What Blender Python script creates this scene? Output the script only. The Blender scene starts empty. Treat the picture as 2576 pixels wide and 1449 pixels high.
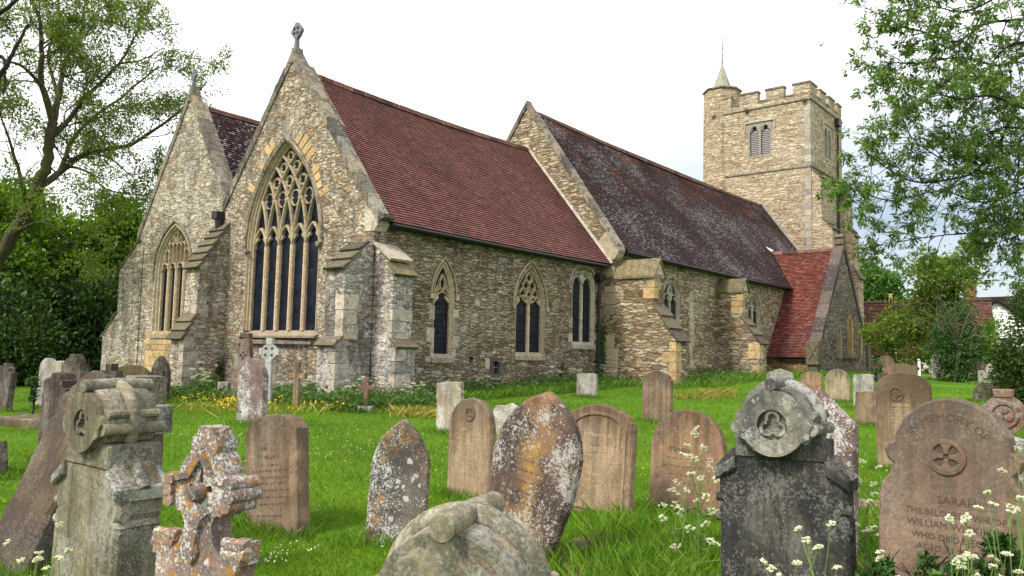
import bpy, math, random
import numpy as np
from mathutils import Vector, Matrix, Euler
from mathutils.geometry import tessellate_polygon
from math import sin, cos, pi, radians, sqrt, atan2, acos, asin

SC = bpy.context.scene
COL = SC.collection

# ------------------------------------------------------------------ camera
CAM = np.array([-13.701, -16.043, 0.0])
YAW, PIT, ROL = radians(39.389), radians(4.852), radians(1.286)
FPX = 2947.503 / 1.49068              # focal length in pixels of a 2576 wide picture
_F = np.array([cos(YAW)*cos(PIT), sin(YAW)*cos(PIT), sin(PIT)])
_R = np.cross(_F, [0, 0, 1]); _R /= np.linalg.norm(_R)
_U = np.cross(_R, _F)
_R, _U = cos(ROL)*_R+sin(ROL)*_U, -sin(ROL)*_R+cos(ROL)*_U
cd = bpy.data.cameras.new('camera'); cam = bpy.data.objects.new('camera', cd); COL.objects.link(cam)
cd.sensor_width = 36; cd.lens = 2947.503/3840*36; cd.clip_start = .05; cd.clip_end = 2000
mw = Matrix.Identity(4)
for i in range(3):
    mw[i][0] = _R[i]; mw[i][1] = _U[i]; mw[i][2] = -_F[i]; mw[i][3] = CAM[i]
cam.matrix_world = mw
SC.camera = cam

# ------------------------------------------------------------------ light
SUN_EL, SUN_AZ = radians(48), radians(168)    # direction the light comes from, in the x/y plane
SC.view_settings.view_transform = 'Standard'; SC.view_settings.look = 'None'
SC.view_settings.exposure = 1.03; SC.view_settings.gamma = 1
SC.cycles.use_denoising = True
try: SC.cycles.denoising_input_passes = 'RGB_ALBEDO_NORMAL'
except Exception: pass
SC.cycles.max_bounces = 6; SC.cycles.diffuse_bounces = 3; SC.cycles.transparent_max_bounces = 8
w = bpy.data.worlds.new('World'); SC.world = w; w.use_nodes = True
nt = w.node_tree; nt.nodes.clear()
def wn(t, **k):
    n = nt.nodes.new(t)
    for a, b in k.items(): setattr(n, a, b)
    return n
sky = wn('ShaderNodeTexSky', sky_type='NISHITA', sun_disc=False, sun_elevation=SUN_EL, sun_rotation=pi/2-SUN_AZ,
         air_density=1.0, dust_density=1.5, ozone_density=1.0)
tc = wn('ShaderNodeTexCoord')
# thin bright cloud deck over the blue sky, thicker overhead than near the horizon
mp = wn('ShaderNodeMapping'); mp.inputs['Scale'].default_value = (1.6, 1.6, 4.5)
no = wn('ShaderNodeTexNoise'); no.inputs['Scale'].default_value = 1.6; no.inputs['Detail'].default_value = 6; no.inputs['Roughness'].default_value = .55
rp = wn('ShaderNodeValToRGB'); rp.color_ramp.elements[0].position = .33; rp.color_ramp.elements[1].position = .56
sx = wn('ShaderNodeSeparateXYZ')
mr = wn('ShaderNodeMapRange'); mr.inputs['From Min'].default_value = .02; mr.inputs['From Max'].default_value = .26
mxm = wn('ShaderNodeMath', operation='MAXIMUM')
mix = wn('ShaderNodeMixRGB'); mix.inputs['Color2'].default_value = (14.0, 14.1, 14.4, 1)
bg = wn('ShaderNodeBackground'); bg.inputs['Strength'].default_value = .06
ow = wn('ShaderNodeOutputWorld')
L = nt.links.new
L(tc.outputs['Generated'], mp.inputs[0]); L(mp.outputs[0], no.inputs['Vector']); L(no.outputs[0], rp.inputs[0])
L(tc.outputs['Generated'], sx.inputs[0]); L(sx.outputs['Z'], mr.inputs[0])
# the deck breaks up low in the west (to the right of the church)
rd = wn('ShaderNodeVectorMath', operation='DOT_PRODUCT'); rd.inputs[1].default_value = (cos(radians(8)), sin(radians(8)), -.9)
m2 = wn('ShaderNodeMapRange'); m2.inputs['From Min'].default_value = .85; m2.inputs['From Max'].default_value = .52; m2.inputs['To Min'].default_value = 0.0
ad = wn('ShaderNodeMath', operation='MULTIPLY_ADD'); ad.inputs[1].default_value = .22
L(tc.outputs['Generated'], rd.inputs[0]); L(rd.outputs['Value'], m2.inputs[0])
L(rp.outputs[0], ad.inputs[0]); L(m2.outputs[0], ad.inputs[2])
L(ad.outputs[0], mxm.inputs[0]); mxm.operation = 'MINIMUM'; mxm.inputs[1].default_value = 1.0
L(mxm.outputs[0], mix.inputs[0]); L(sky.outputs[0], mix.inputs['Color1']); L(mix.outputs[0], bg.inputs['Color'])
L(bg.outputs[0], ow.inputs['Surface'])
sl = bpy.data.lights.new('sun', 'SUN'); sl.energy = 2.4; sl.angle = radians(12); sl.color = (1, .93, .82)
so = bpy.data.objects.new('sun', sl); COL.objects.link(so)
d = Vector((cos(SUN_AZ)*cos(SUN_EL), sin(SUN_AZ)*cos(SUN_EL), sin(SUN_EL)))
so.rotation_euler = d.to_track_quat('Z', 'Y').to_euler()

# ------------------------------------------------------------------ helpers
def gz(x, y):
    """height of the ground (eye level of the photographer is 0)"""
    z = -1.36
    z += .03*min(max(x, 0), 22) + .012*min(max(x, -16), 0)
    z -= .022*min(max(y, 0), 16)
    z += .012*max(min(y, 0), -18)
    z += .03*sin(x*.9+1.3)*sin(y*.7+.4)+.015*sin(x*2.3+y*1.7)
    return z
def ray(px, py):
    return _F+_R*(px-1288)/FPX-_U*(py-724.5)/FPX
def at(px, py):
    """where the sight line of a point in the 2576 x 1449 picture meets the ground"""
    dr = ray(px, py); t = 3.0
    for _ in range(4000):
        p = CAM+dr*t
        if p[2] <= gz(p[0], p[1]): break
        t += .02
    return Vector((p[0], p[1], gz(p[0], p[1])))
def atd(px, D, py=900):
    p = CAM+ray(px, py)*D
    return Vector((p[0], p[1], gz(p[0], p[1])))
def pt3(px, py, D):
    return CAM+ray(px, py)*D

def thing(name, label, cat, loc=(0, 0, 0), rot=(0, 0, 0), group=None):
    o = bpy.data.objects.new(name, None); COL.objects.link(o)
    o.location = loc; o.rotation_euler = rot; o.empty_display_size = .2
    tag(o, label, cat, group); return o
def tag(o, label=None, cat=None, group=None, kind=None):
    if label: o['label'] = label
    if cat: o['category'] = cat
    if group: o['group'] = group
    if kind: o['kind'] = kind
    return o
def link(name, me, mat, parent=None, world=False):
    o = bpy.data.objects.new(name, me); COL.objects.link(o)
    if mat: me.materials.append(mat)
    if parent:
        o.parent = parent
        if world:
            root = parent; M4 = Matrix.Translation(root.location) if root.type == 'EMPTY' else Matrix.Identity(4)
            if root.type == 'EMPTY': o.matrix_parent_inverse = M4.inverted()
    return o
class MB:
    def __init__(s): s.v = []; s.f = []; s.cut = []
    def split(s):
        """one MB for every piece that was added"""
        c = s.cut+[(len(s.v), len(s.f))]; out = []
        for (v0, f0), (v1, f1) in zip(c, c[1:]):
            m = MB(); m.v = s.v[v0:v1]; m.f = [tuple(i-v0 for i in f) for f in s.f[f0:f1]]; out.append(m)
        return out
    def add(s, vs, fs):
        o = len(s.v); s.cut.append((o, len(s.f))); s.v += [tuple(map(float, p)) for p in vs]; s.f += [tuple(i+o for i in f) for f in fs]; return s
    def box(s, x0, x1, y0, y1, z0, z1):
        return s.add([(x, y, z) for x in (x0, x1) for y in (y0, y1) for z in (z0, z1)],
                     [(0, 1, 3, 2), (4, 6, 7, 5), (0, 4, 5, 1), (2, 3, 7, 6), (0, 2, 6, 4), (1, 5, 7, 3)])
    def prism(s, poly, pl, c0, c1, ch=0.0):
        """2D polygon (ccw) extruded between depths c0 < c1, with a chamfer on the c0 side"""
        n = len(poly)
        if ch:
            ins = offset(poly, ch, True); rings = [[pl(a, b, c0) for a, b in ins], [pl(a, b, c0+ch) for a, b in poly],
                                                   [pl(a, b, c1-ch) for a, b in poly], [pl(a, b, c1) for a, b in ins]]
        else: rings = [[pl(a, b, c0) for a, b in poly], [pl(a, b, c1) for a, b in poly]]
        vs = [p for r in rings for p in r]; k = len(rings)
        fs = [tuple(range(n)), tuple(range((k-1)*n, k*n))[::-1]]
        for r in range(k-1):
            for i in range(n):
                j = (i+1) % n; fs.append((r*n+i, (r+1)*n+i, (r+1)*n+j, r*n+j))
        return s.add(vs, fs)
    def plate(s, outer, holes, pl, c0, c1, back=True):
        loops = [outer]+holes; flat = [p for l in loops for p in l]; n = len(flat)
        tris = tessellate_polygon([[Vector((a, b, 0)) for a, b in l] for l in loops])
        vs = [pl(a, b, c0) for a, b in flat]+[pl(a, b, c1) for a, b in flat]
        fs = [tuple(t) for t in tris]
        if back: fs += [tuple(n+i for i in t) for t in tris]
        o = 0
        for l in loops:
            m = len(l)
            for i in range(m):
                j = (i+1) % m; fs.append((o+i, o+j, n+o+j, n+o+i))
            o += m
        return s.add(vs, fs)
    def sweep(s, pts, pl, prof, closed=False, capped=True):
        """profile of (offset to the left, depth) carried along a 2D path"""
        rows = [(offset(pts, o, closed), c) for o, c in prof]; n = len(pts); k = len(prof)
        vs = [pl(a, b, c) for r, c in rows for a, b in r]; fs = []
        for q in range(k if capped else k-1):
            q2 = (q+1) % k
            for i in range(n if closed else n-1):
                j = (i+1) % n; fs.append((q*n+i, q*n+j, q2*n+j, q2*n+i))
        if capped and not closed:
            fs.append(tuple(q*n for q in range(k))); fs.append(tuple(q*n+n-1 for q in range(k))[::-1])
        return s.add(vs, fs)
    def bar(s, pts, pl, w, c0, c1, closed=False):
        h = w/2
        return s.sweep(pts, pl, [(-h*.45, c0), (h*.45, c0), (h, (c0*2+c1)/3), (h, c1), (-h, c1), (-h, (c0*2+c1)/3)], closed)
    def tube(s, pts, rad, n=8, cap=True):
        pts = [Vector(p) for p in pts]; k = len(pts)
        if not hasattr(rad, '__len__'): rad = [rad]*k
        vs = []; up = None
        for i, p in enumerate(pts):
            t = (pts[min(i+1, k-1)]-pts[max(i-1, 0)]).normalized()
            if up is None:
                up = Vector((0, 0, 1)) if abs(t.z) < .9 else Vector((1, 0, 0))
            u = t.cross(up).normalized(); v = u.cross(t).normalized(); up = v
            vs += [p+(u*cos(2*pi*j/n)+v*sin(2*pi*j/n))*rad[i] for j in range(n)]
        fs = [(i*n+j, i*n+(j+1) % n, (i+1)*n+(j+1) % n, (i+1)*n+j) for i in range(k-1) for j in range(n)]
        if cap: fs += [tuple(range(n))[::-1], tuple(range((k-1)*n, k*n))]
        return s.add(vs, fs)
    def lathe(s, prof, c=(0, 0, 0), n=16, ax='z'):
        k = len(prof); vs = []
        for r, h in prof:
            for j in range(n):
                x, y = r*cos(2*pi*j/n), r*sin(2*pi*j/n)
                vs.append((c[0]+x, c[1]+y, c[2]+h) if ax == 'z' else (c[0]+h, c[1]+x, c[2]+y))
        fs = [(i*n+j, i*n+(j+1) % n, (i+1)*n+(j+1) % n, (i+1)*n+j) for i in range(k-1) for j in range(n)]
        fs += [tuple(range(n))[::-1], tuple(range((k-1)*n, k*n))]
        return s.add(vs, fs)
    def build(s, name, mat, parent=None, world=False, smooth=False):
        me = bpy.data.meshes.new(name); me.from_pydata(s.v, [], s.f); me.update()
        if smooth: me.polygons.foreach_set('use_smooth', [True]*len(me.polygons))
        return link(name, me, mat, parent, world)
def offset(pts, o, closed):
    """2D path moved to its left by o, mitred"""
    n = len(pts); out = []
    for i in range(n):
        a = pts[i-1] if (i or closed) else None; b = pts[i]; c = pts[(i+1) % n] if (i < n-1 or closed) else None
        ns = []
        for p, q in ((a, b), (b, c)):
            if p and q:
                dx, dy = q[0]-p[0], q[1]-p[1]; l = sqrt(dx*dx+dy*dy) or 1e-9
                ns.append((-dy/l, dx/l))
        nx = sum(m[0] for m in ns); ny = sum(m[1] for m in ns); l = sqrt(nx*nx+ny*ny) or 1e-9
        nx /= l; ny /= l; k = max(.45, nx*ns[0][0]+ny*ns[0][1])
        out.append((b[0]+nx*o/k, b[1]+ny*o/k))
    return out
def fast(name, V, Fc, mat, parent=None, world=False, smooth=False):
    """numpy arrays to a mesh; Fc is (m, k)"""
    me = bpy.data.meshes.new(name); V = np.asarray(V, np.float32); Fc = np.asarray(Fc, np.int32); m, k = Fc.shape
    me.vertices.add(len(V)); me.vertices.foreach_set('co', V.ravel())
    me.loops.add(m*k); me.loops.foreach_set('vertex_index', Fc.ravel())
    me.polygons.add(m); me.polygons.foreach_set('loop_start', np.arange(0, m*k, k, dtype=np.int32))
    if smooth: me.polygons.foreach_set('use_smooth', np.ones(m, bool))
    me.update(calc_edges=True); me.validate()
    return link(name, me, mat, parent, world)
def arc(cx, cy, r, t0, t1, n):
    return [(cx+r*cos(t0+(t1-t0)*i/n), cy+r*sin(t0+(t1-t0)*i/n)) for i in range(n+1)]
def gothic(a0, a1, sill, spring, apex, n=9):
    """pointed-arch outline, ccw from the lower left"""
    h = (a1-a0)/2; r = apex-spring; R = max(h, (h*h+r*r)/(2*h)); th = asin(min(1, r/R))
    right = [(a1-R+R*cos(th*i/n), spring+R*sin(th*i/n)) for i in range(n+1)]
    left = [(a0+R-R*cos(th*i/n), spring+R*sin(th*i/n)) for i in range(n+1)]
    right[-1] = left[-1] = ((a0+a1)/2, apex)
    out = [(a0, sill), (a1, sill)] if sill < spring-1e-6 else []
    return out+right+left[:-1][::-1]
def arch_top(a0, a1, spring, apex, n=9):
    g = gothic(a0, a1, spring-1, spring, apex, n)
    return g[2:]
rng = random.Random(7)
# ------------------------------------------------------------------ materials
class G:
    def __init__(s, name):
        s.mat = bpy.data.materials.new(name); s.mat.use_nodes = True; s.t = s.mat.node_tree; s.t.nodes.clear()
        s.out = s.t.nodes.new('ShaderNodeOutputMaterial')
    def n(s, typ, ins=None, **props):
        nd = s.t.nodes.new('ShaderNode'+typ)
        for k, v in props.items(): setattr(nd, k, v)
        for k, v in (ins or {}).items(): s.put(nd.inputs[k], v)
        return nd
    def put(s, sock, v):
        if isinstance(v, bpy.types.NodeSocket): s.t.links.new(v, sock)
        elif isinstance(v, (tuple, list)) and len(v) == 3 and sock.type == 'RGBA': sock.default_value = (*v, 1)
        else: sock.default_value = v
    def m(s, op, a, b=0.0, c=0.0):
        return s.n('Math', {0: a, 1: b, 2: c}, operation=op).outputs[0]
    def vm(s, op, a, b=(0, 0, 0)):
        return s.n('VectorMath', {0: a, 1: b}, operation=op).outputs[0]
    def mix(s, f, a, b, mode='MIX'):
        return s.n('MixRGB', {'Fac': f, 'Color1': a, 'Color2': b}, blend_type=mode).outputs[0]
    def ramp(s, f, stops, interp='LINEAR'):
        nd = s.n('ValToRGB', {0: f}); cr = nd.color_ramp; cr.interpolation = interp
        while len(cr.elements) < len(stops): cr.elements.new(.5)
        for e, (p, c) in zip(cr.elements, stops):
            e.position = p; e.color = (*c, 1) if hasattr(c, '__len__') else (c, c, c, 1)
        return nd.outputs[0]
    def noise(s, v, sc, det=4, rough=.55, col=False, dist=0):
        return s.n('TexNoise', {'Vector': v, 'Scale': sc, 'Detail': det, 'Roughness': rough, 'Distortion': dist}).outputs[1 if col else 0]
    def vor(s, v, sc=1, feat='F1', dim='3D', out=0, rnd=1.0):
        return s.n('TexVoronoi', {'Vector': v, 'Scale': sc, 'Randomness': rnd}, feature=feat, voronoi_dimensions=dim).outputs[out]
    def mr(s, v, a, b, c=0.0, dd=1.0):
        return s.n('MapRange', {0: v, 1: a, 2: b, 3: c, 4: dd}).outputs[0]
    def obj(s): return s.n('TexCoord').outputs['Object']
    def sep(s, v):
        n = s.n('SeparateXYZ', {0: v}); return n.outputs
    def comb(s, x, y, z=0.0): return s.n('CombineXYZ', {0: x, 1: y, 2: z}).outputs[0]
    def bump(s, h, st=.5, dist=.02, nrm=None):
        i = {'Strength': st, 'Distance': dist, 'Height': h}
        if nrm: i['Normal'] = nrm
        return s.n('Bump', i).outputs[0]
    def pbr(s, col, rough=.85, nrm=None, spec=.25, **k):
        i = {'Base Color': col, 'Roughness': rough, 'Specular IOR Level': spec}
        i.update(k)
        if nrm: i['Normal'] = nrm
        p = s.n('BsdfPrincipled', i); s.t.links.new(p.outputs[0], s.out.inputs[0]); return s.mat

def rubble(name, stops, mortar, fu=2.6, fv=8.0, mw=.10, lich=.3, lcol=(.42, .40, .33), bump=.9, warp=.10, dark=.0, big=0.0, fsc=13, gap=.7, hs=1.9):
    g = G(name); o = g.obj(); x, y, z = g.sep(o)
    nz = g.vm('SUBTRACT', g.noise(o, 2.2, 3, .6, True), (.5, .5, .5))
    nz2 = g.vm('SUBTRACT', g.noise(o, 11, 3, .65, True), (.5, .5, .5))
    n1, n2, n3 = g.sep(nz); k1, k2, k3 = g.sep(nz2)
    xy = g.m('ADD', x, y)
    u = g.m('ADD', xy, g.m('ADD', g.m('MULTIPLY', n1, warp*3), g.m('MULTIPLY', k1, warp*1.5)))
    v = g.m('ADD', z, g.m('ADD', g.m('MULTIPLY', n2, warp*1.3), g.m('MULTIPLY', k2, warp*.75)))
    # courses of larger and smaller stones in patches
    uv = g.comb(g.m('MULTIPLY', u, fu), g.m('MULTIPLY', v, fv))
    rnd = g.sep(g.vor(uv, 1, 'F1', '2D', 1))[0]
    edge = g.vor(uv, 1, 'DISTANCE_TO_EDGE', '2D')
    uvb = g.comb(g.m('MULTIPLY', u, fu*.6), g.m('MULTIPLY', v, fv*.62))
    rndb = g.sep(g.vor(uvb, 1, 'F1', '2D', 1))[1]
    edgeb = g.vor(uvb, 1, 'DISTANCE_TO_EDGE', '2D')
    patch = g.mr(g.noise(o, 1.1, 3), .57-big*.2, .62-big*.2)
    rnd = g.m('ADD', g.m('MULTIPLY', rnd, g.m('SUBTRACT', 1, patch)), g.m('MULTIPLY', rndb, patch))
    edge = g.m('ADD', g.m('MULTIPLY', edge, g.m('SUBTRACT', 1, patch)), g.m('MULTIPLY', edgeb, patch))
    fine = g.noise(g.comb(u, g.m('MULTIPLY', v, hs)), fsc, 5, .72); med = g.noise(o, 4.5, 4, .6); lrg = g.noise(o, .45, 5, .65)
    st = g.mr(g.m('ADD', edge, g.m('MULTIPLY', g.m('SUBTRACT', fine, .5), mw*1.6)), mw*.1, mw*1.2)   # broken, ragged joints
    bed = g.mr(g.noise(g.comb(g.m('MULTIPLY', u, fu*.9), g.m('MULTIPLY', v, fv*1.25)), 1, 3, .6), .36, .52)   # horizontal bedding shadows, painted into the colour
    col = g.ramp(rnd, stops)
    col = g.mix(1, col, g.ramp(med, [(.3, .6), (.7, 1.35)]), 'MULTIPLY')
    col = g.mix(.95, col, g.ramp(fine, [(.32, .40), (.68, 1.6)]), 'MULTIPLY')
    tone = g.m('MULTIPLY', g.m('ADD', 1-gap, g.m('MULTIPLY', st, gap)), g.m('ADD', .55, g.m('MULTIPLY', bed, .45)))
    col = g.mix(tone, g.mix(.8, mortar, g.ramp(fine, [(.3, .5), (.7, 1.5)]), 'MULTIPLY'), col)  # joints: dirty mortar, with the shade of the gaps put into its colour
    lm = g.m('MULTIPLY', g.mr(lrg, .50, .64), g.mr(g.noise(o, 10, 4, .75), .44, .56))
    col = g.mix(g.m('MULTIPLY', lm, lich), col, g.mix(1, lcol, g.ramp(fine, [(.3, .7), (.7, 1.25)]), 'MULTIPLY'))
    if dark:
        col = g.mix(g.m('MULTIPLY', g.mr(g.noise(g.comb(xy, g.m('MULTIPLY', z, .4), g.m('SUBTRACT', x, y)), 1.3, 5, .65), .47, .62), dark), col, (.075, .068, .055))
    h = g.m('ADD', g.m('ADD', g.m('MULTIPLY', tone, .9), g.m('MULTIPLY', rnd, .35)), g.m('MULTIPLY', fine, .7))
    return g.pbr(col, .92, g.bump(h, bump, .08), .12)

def dressed(name, base, var=.25, dark=.25, lich=.2, lcol=(.5, .5, .45), moss=0.0, island=True, bump=.4):
    g = G(name); o = g.obj(); x, y, z = g.sep(o)
    fine = g.noise(o, 14, 5, .7); med = g.noise(o, 4, 5, .65)
    col = base
    if island:
        r = g.m('FRACT', g.m('ADD', g.n('NewGeometry').outputs['Random Per Island'], g.n('ObjectInfo').outputs['Random']))
        col = g.mix(1, base, g.ramp(r, [(0, (1-var*1.5, 1-var*1.5, 1-var*1.3)), (.3, (1.05, .98, .9)), (.55, (1, 1, 1)), (.8, (1+var, 1+var*.75, 1+var*.3)), (1, (1+var*.9, 1+var*.9, 1+var))]), 'MULTIPLY')
    col = g.mix(.9, col, g.ramp(fine, [(.3, .5), (.7, 1.45)]), 'MULTIPLY')
    col = g.mix(g.m('MULTIPLY', g.mr(med, .47, .62), dark), col, (.05, .045, .038))
    col = g.mix(g.m('MULTIPLY', g.mr(g.noise(o, 11, 3, .7), .6, .66), lich), col, lcol)
    if moss:
        col = g.mix(g.m('MULTIPLY', g.mr(g.noise(o, 6, 4, .7), .48, .56), moss), col, (.11, .105, .012))
    return g.pbr(col, .9, g.bump(fine, bump, .02), .2)

def tiles(name, stops, gauge=.105, wid=.17, spots=0.0, patch=.5, pcol=(.035, .02, .022), moss=0.0, orange=0.0):
    g = G(name); uvm = g.n('UVMap').outputs[0]; u, v, _ = g.sep(uvm)
    row = g.m('FLOOR', g.m('DIVIDE', v, gauge)); uu = g.m('ADD', g.m('DIVIDE', u, wid), g.m('MULTIPLY', g.m('MODULO', row, 2), .5))
    wob = g.noise(g.comb(u, v), 1.1, 2)
    cell = g.comb(g.m('FLOOR', uu), row)
    wh = g.n('TexWhiteNoise', {'Vector': cell}, noise_dimensions='2D').outputs[0]
    wh2 = g.n('TexWhiteNoise', {'Vector': g.vm('ADD', cell, (37.3, 11.1, 0))}, noise_dimensions='2D').outputs[0]
    fx = g.m('FRACT', uu); fv = g.m('FRACT', g.m('DIVIDE', v, gauge))
    p2 = g.comb(u, v)
    col = g.ramp(wh, stops)
    big = g.noise(p2, .5, 5, .62); med = g.noise(p2, 3.2, 4, .6)
    col = g.mix(g.m('MULTIPLY', g.mr(big, .46, .66), patch), col, pcol)
    col = g.mix(.6, col, g.ramp(med, [(.3, .6), (.7, 1.35)]), 'MULTIPLY')
    if orange: col = g.mix(g.m('MULTIPLY', g.mr(g.m('ADD', g.noise(p2, .9, 5, .65), g.m('MULTIPLY', g.m('SUBTRACT', v, 4.5), .03)), .57, .64), orange), col, (.17, .05, .022))
    if moss:
        col = g.mix(g.m('MULTIPLY', g.mr(g.noise(p2, .8, 5, .7), .5, .62), moss), col, (.045, .05, .012))
    if spots:
        sm = g.m('MULTIPLY', g.mr(g.m('ADD', g.noise(g.comb(g.m('MULTIPLY', u, .8), v), 7, 4, .75), g.m('MULTIPLY', g.m('SUBTRACT', g.noise(p2, .38, 5, .7), .5), .55)), .54, .60), .9)
        col = g.mix(g.m('MULTIPLY', sm, spots), col, (.46, .45, .47))
    edge = g.mr(fv, .02, .62)      # lap shadow painted into the lower edge of each course
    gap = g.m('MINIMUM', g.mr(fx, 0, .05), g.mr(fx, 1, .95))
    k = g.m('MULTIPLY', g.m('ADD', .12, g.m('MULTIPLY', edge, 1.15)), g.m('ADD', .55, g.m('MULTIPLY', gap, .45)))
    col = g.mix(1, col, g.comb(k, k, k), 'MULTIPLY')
    h = g.m('ADD', g.m('MULTIPLY', wh2, .6), g.m('MULTIPLY', g.noise(p2, 25, 3), .3))
    return g.pbr(col, .85, g.bump(h, .35, .02), .25)

def plain(name, col, rough=.6, spec=.3, var=.0, sc=6, metal=0.0):
    g = G(name)
    if var: col = g.mix(1, col, g.ramp(g.noise(g.obj(), sc, 5, .65), [(.25, 1-var), (.75, 1+var)]), 'MULTIPLY')
    return g.pbr(col, rough, None, spec, Metallic=metal)

def glass(name, gx=.13, gzz=.17, lead=(.032, .036, .046), tint=(.005, .0065, .011)):
    g = G(name); o = g.obj(); x, y, z = g.sep(o); u = g.m('ADD', x, y)
    a = g.m('PINGPONG', u, gx/2); b = g.m('PINGPONG', z, gzz/2)
    ln = g.m('MAXIMUM', g.mr(a, .008, .004), g.mr(b, .008, .004))
    q = g.comb(g.m('FLOOR', g.m('DIVIDE', u, gx)), g.m('FLOOR', g.m('DIVIDE', z, gzz)))
    wh = g.n('TexWhiteNoise', {'Vector': q}, noise_dimensions='2D').outputs[0]
    c = g.mix(g.mr(g.noise(o, 3.4, 3), .56, .66), tint, (.014, .018, .027))
    c = g.mix(1, c, g.ramp(wh, [(0, .55), (1, 1.5)]), 'MULTIPLY')
    c = g.mix(ln, c, lead)
    nz = g.bump(g.m('ADD', g.noise(o, 5, 2), g.m('MULTIPLY', wh, .5)), .25, .03)
    return g.pbr(c, .35, nz, .07)

def tomb(name, base, tint=(1, 1, 1), dark=.5, dcol=(.035, .03, .028), white=.4, orange=.2, streak=.5, topdark=.5, H=1.2, bs=2.2, pale=0.0, wsc=13, moss=.0, pink=0.0, band=0.0, bandcol=(.40, .23, .10)):
    """weathered headstone: bedding streaks, dark algae from the top, white and orange lichen"""
    g = G(name); o = g.obj(); oi = g.n('ObjectInfo').outputs['Random']
    o2 = g.vm('ADD', o, g.comb(g.m('MULTIPLY', oi, 31.7), g.m('MULTIPLY', oi, 17.3), 0.0))
    x, y, z = g.sep(o); X, Y, Z = g.sep(o2)
    fine = g.noise(o2, 42, 5, .7); med = g.noise(o2, 6, 5, .65)
    strk = g.noise(g.comb(g.m('MULTIPLY', X, 13), g.m('MULTIPLY', Y, 13), g.m('MULTIPLY', z, 1.1)), 1, 5, .7)
    blot = g.noise(o2, bs, 5, .65)
    col = g.mix(1, base, g.ramp(med, [(.25, .7), (.75, 1.25)]), 'MULTIPLY')
    col = g.mix(.85, col, g.ramp(fine, [(.3, .5), (.7, 1.4)]), 'MULTIPLY')
    if pink: col = g.mix(g.m('MULTIPLY', g.mr(blot, .45, .6), pink), col, (.22, .09, .075))
    if pale: col = g.mix(g.m('MULTIPLY', g.mr(g.noise(o2, 3.1, 4, .6), .5, .62), pale), col, (.34, .25, .16))
    col = g.mix(g.m('MULTIPLY', g.mr(strk, .43, .60), streak), col, dcol)
    top = g.mr(g.m('ADD', z, g.m('MULTIPLY', g.m('SUBTRACT', strk, .5), 1.1)), H*.60, H*.98)
    col = g.mix(g.m('MULTIPLY', top, topdark), col, dcol)
    col = g.mix(g.m('MULTIPLY', g.mr(blot, .43, .58), dark), col, dcol)
    dz = g.vm('ADD', o2, g.vm('MULTIPLY', g.vm('SUBTRACT', g.noise(o2, 38, 3, .6, True), (.5, .5, .5)), (.05, .05, .05)))
    n1 = g.noise(o2, wsc*4.2, 4, .72); n2 = g.noise(g.vm('ADD', o2, (3.1, 1.7, 5.3)), wsc*1.3, 4, .7)
    wr = g.noise(o2, 2.6, 3, .6)
    crust = g.m('MULTIPLY', g.mr(g.m('ADD', n1, g.m('MULTIPLY', g.m('SUBTRACT', wr, .5), .9)), .53, .59), g.mr(n2, .36, .50))
    if band:
        col = g.mix(g.m('MULTIPLY', g.mr(g.m('ABSOLUTE', g.m('ADD', g.m('ADD', y, .02), g.m('MULTIPLY', g.m('SUBTRACT', g.noise(o2, 3.2, 4), .5), .5))), .13, .03), band), col, g.mix(g.mr(g.noise(o2, 5, 4, .7), .5, .6), bandcol, (.42, .25, .03)))
    wv = g.vor(dz, wsc*.75); wvc = g.sep(g.vor(dz, wsc*.75, out=1))[0]
    rad = g.m('MULTIPLY', g.m('SUBTRACT', wvc, .55), .75)
    spot = g.mr(g.m('SUBTRACT', rad, wv), 0, .06)
    wv2 = g.vor(g.vm('ADD', dz, (7.7, 2.2, 1.1)), wsc*2.2); wc2 = g.sep(g.vor(g.vm('ADD', dz, (7.7, 2.2, 1.1)), wsc*2.2, out=1))[0]
    spot2 = g.mr(g.m('SUBTRACT', g.m('MULTIPLY', g.m('SUBTRACT', wc2, .62), .9), wv2), 0, .08)
    wm = g.m('MAXIMUM', g.m('MAXIMUM', crust, g.m('MULTIPLY', spot, .85)), g.m('MULTIPLY', spot2, .8))
    col = g.mix(g.m('MULTIPLY', wm, white), col, g.mix(fine, (.33, .33, .31), (.60, .59, .55)))
    ov = g.noise(g.vm('ADD', o2, (9.1, 4.2, 2.2)), wsc*1.3, 4, .7); om = g.m('MULTIPLY', g.mr(ov, .52, .58), g.mr(g.noise(o2, 3, 3), .44, .54))
    col = g.mix(g.m('MULTIPLY', om, orange), col, g.mix(fine, (.22, .10, .015), (.42, .20, .03)))
    if moss: col = g.mix(g.m('MULTIPLY', g.mr(g.noise(o2, 5, 4, .7), .5, .6), moss), col, (.09, .10, .015))
    h = g.m('ADD', g.m('ADD', g.m('MULTIPLY', fine, .5), med), g.m('MULTIPLY', wm, .15))
    return g.pbr(col, .92, g.bump(h, .5, .018), .15)

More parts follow.
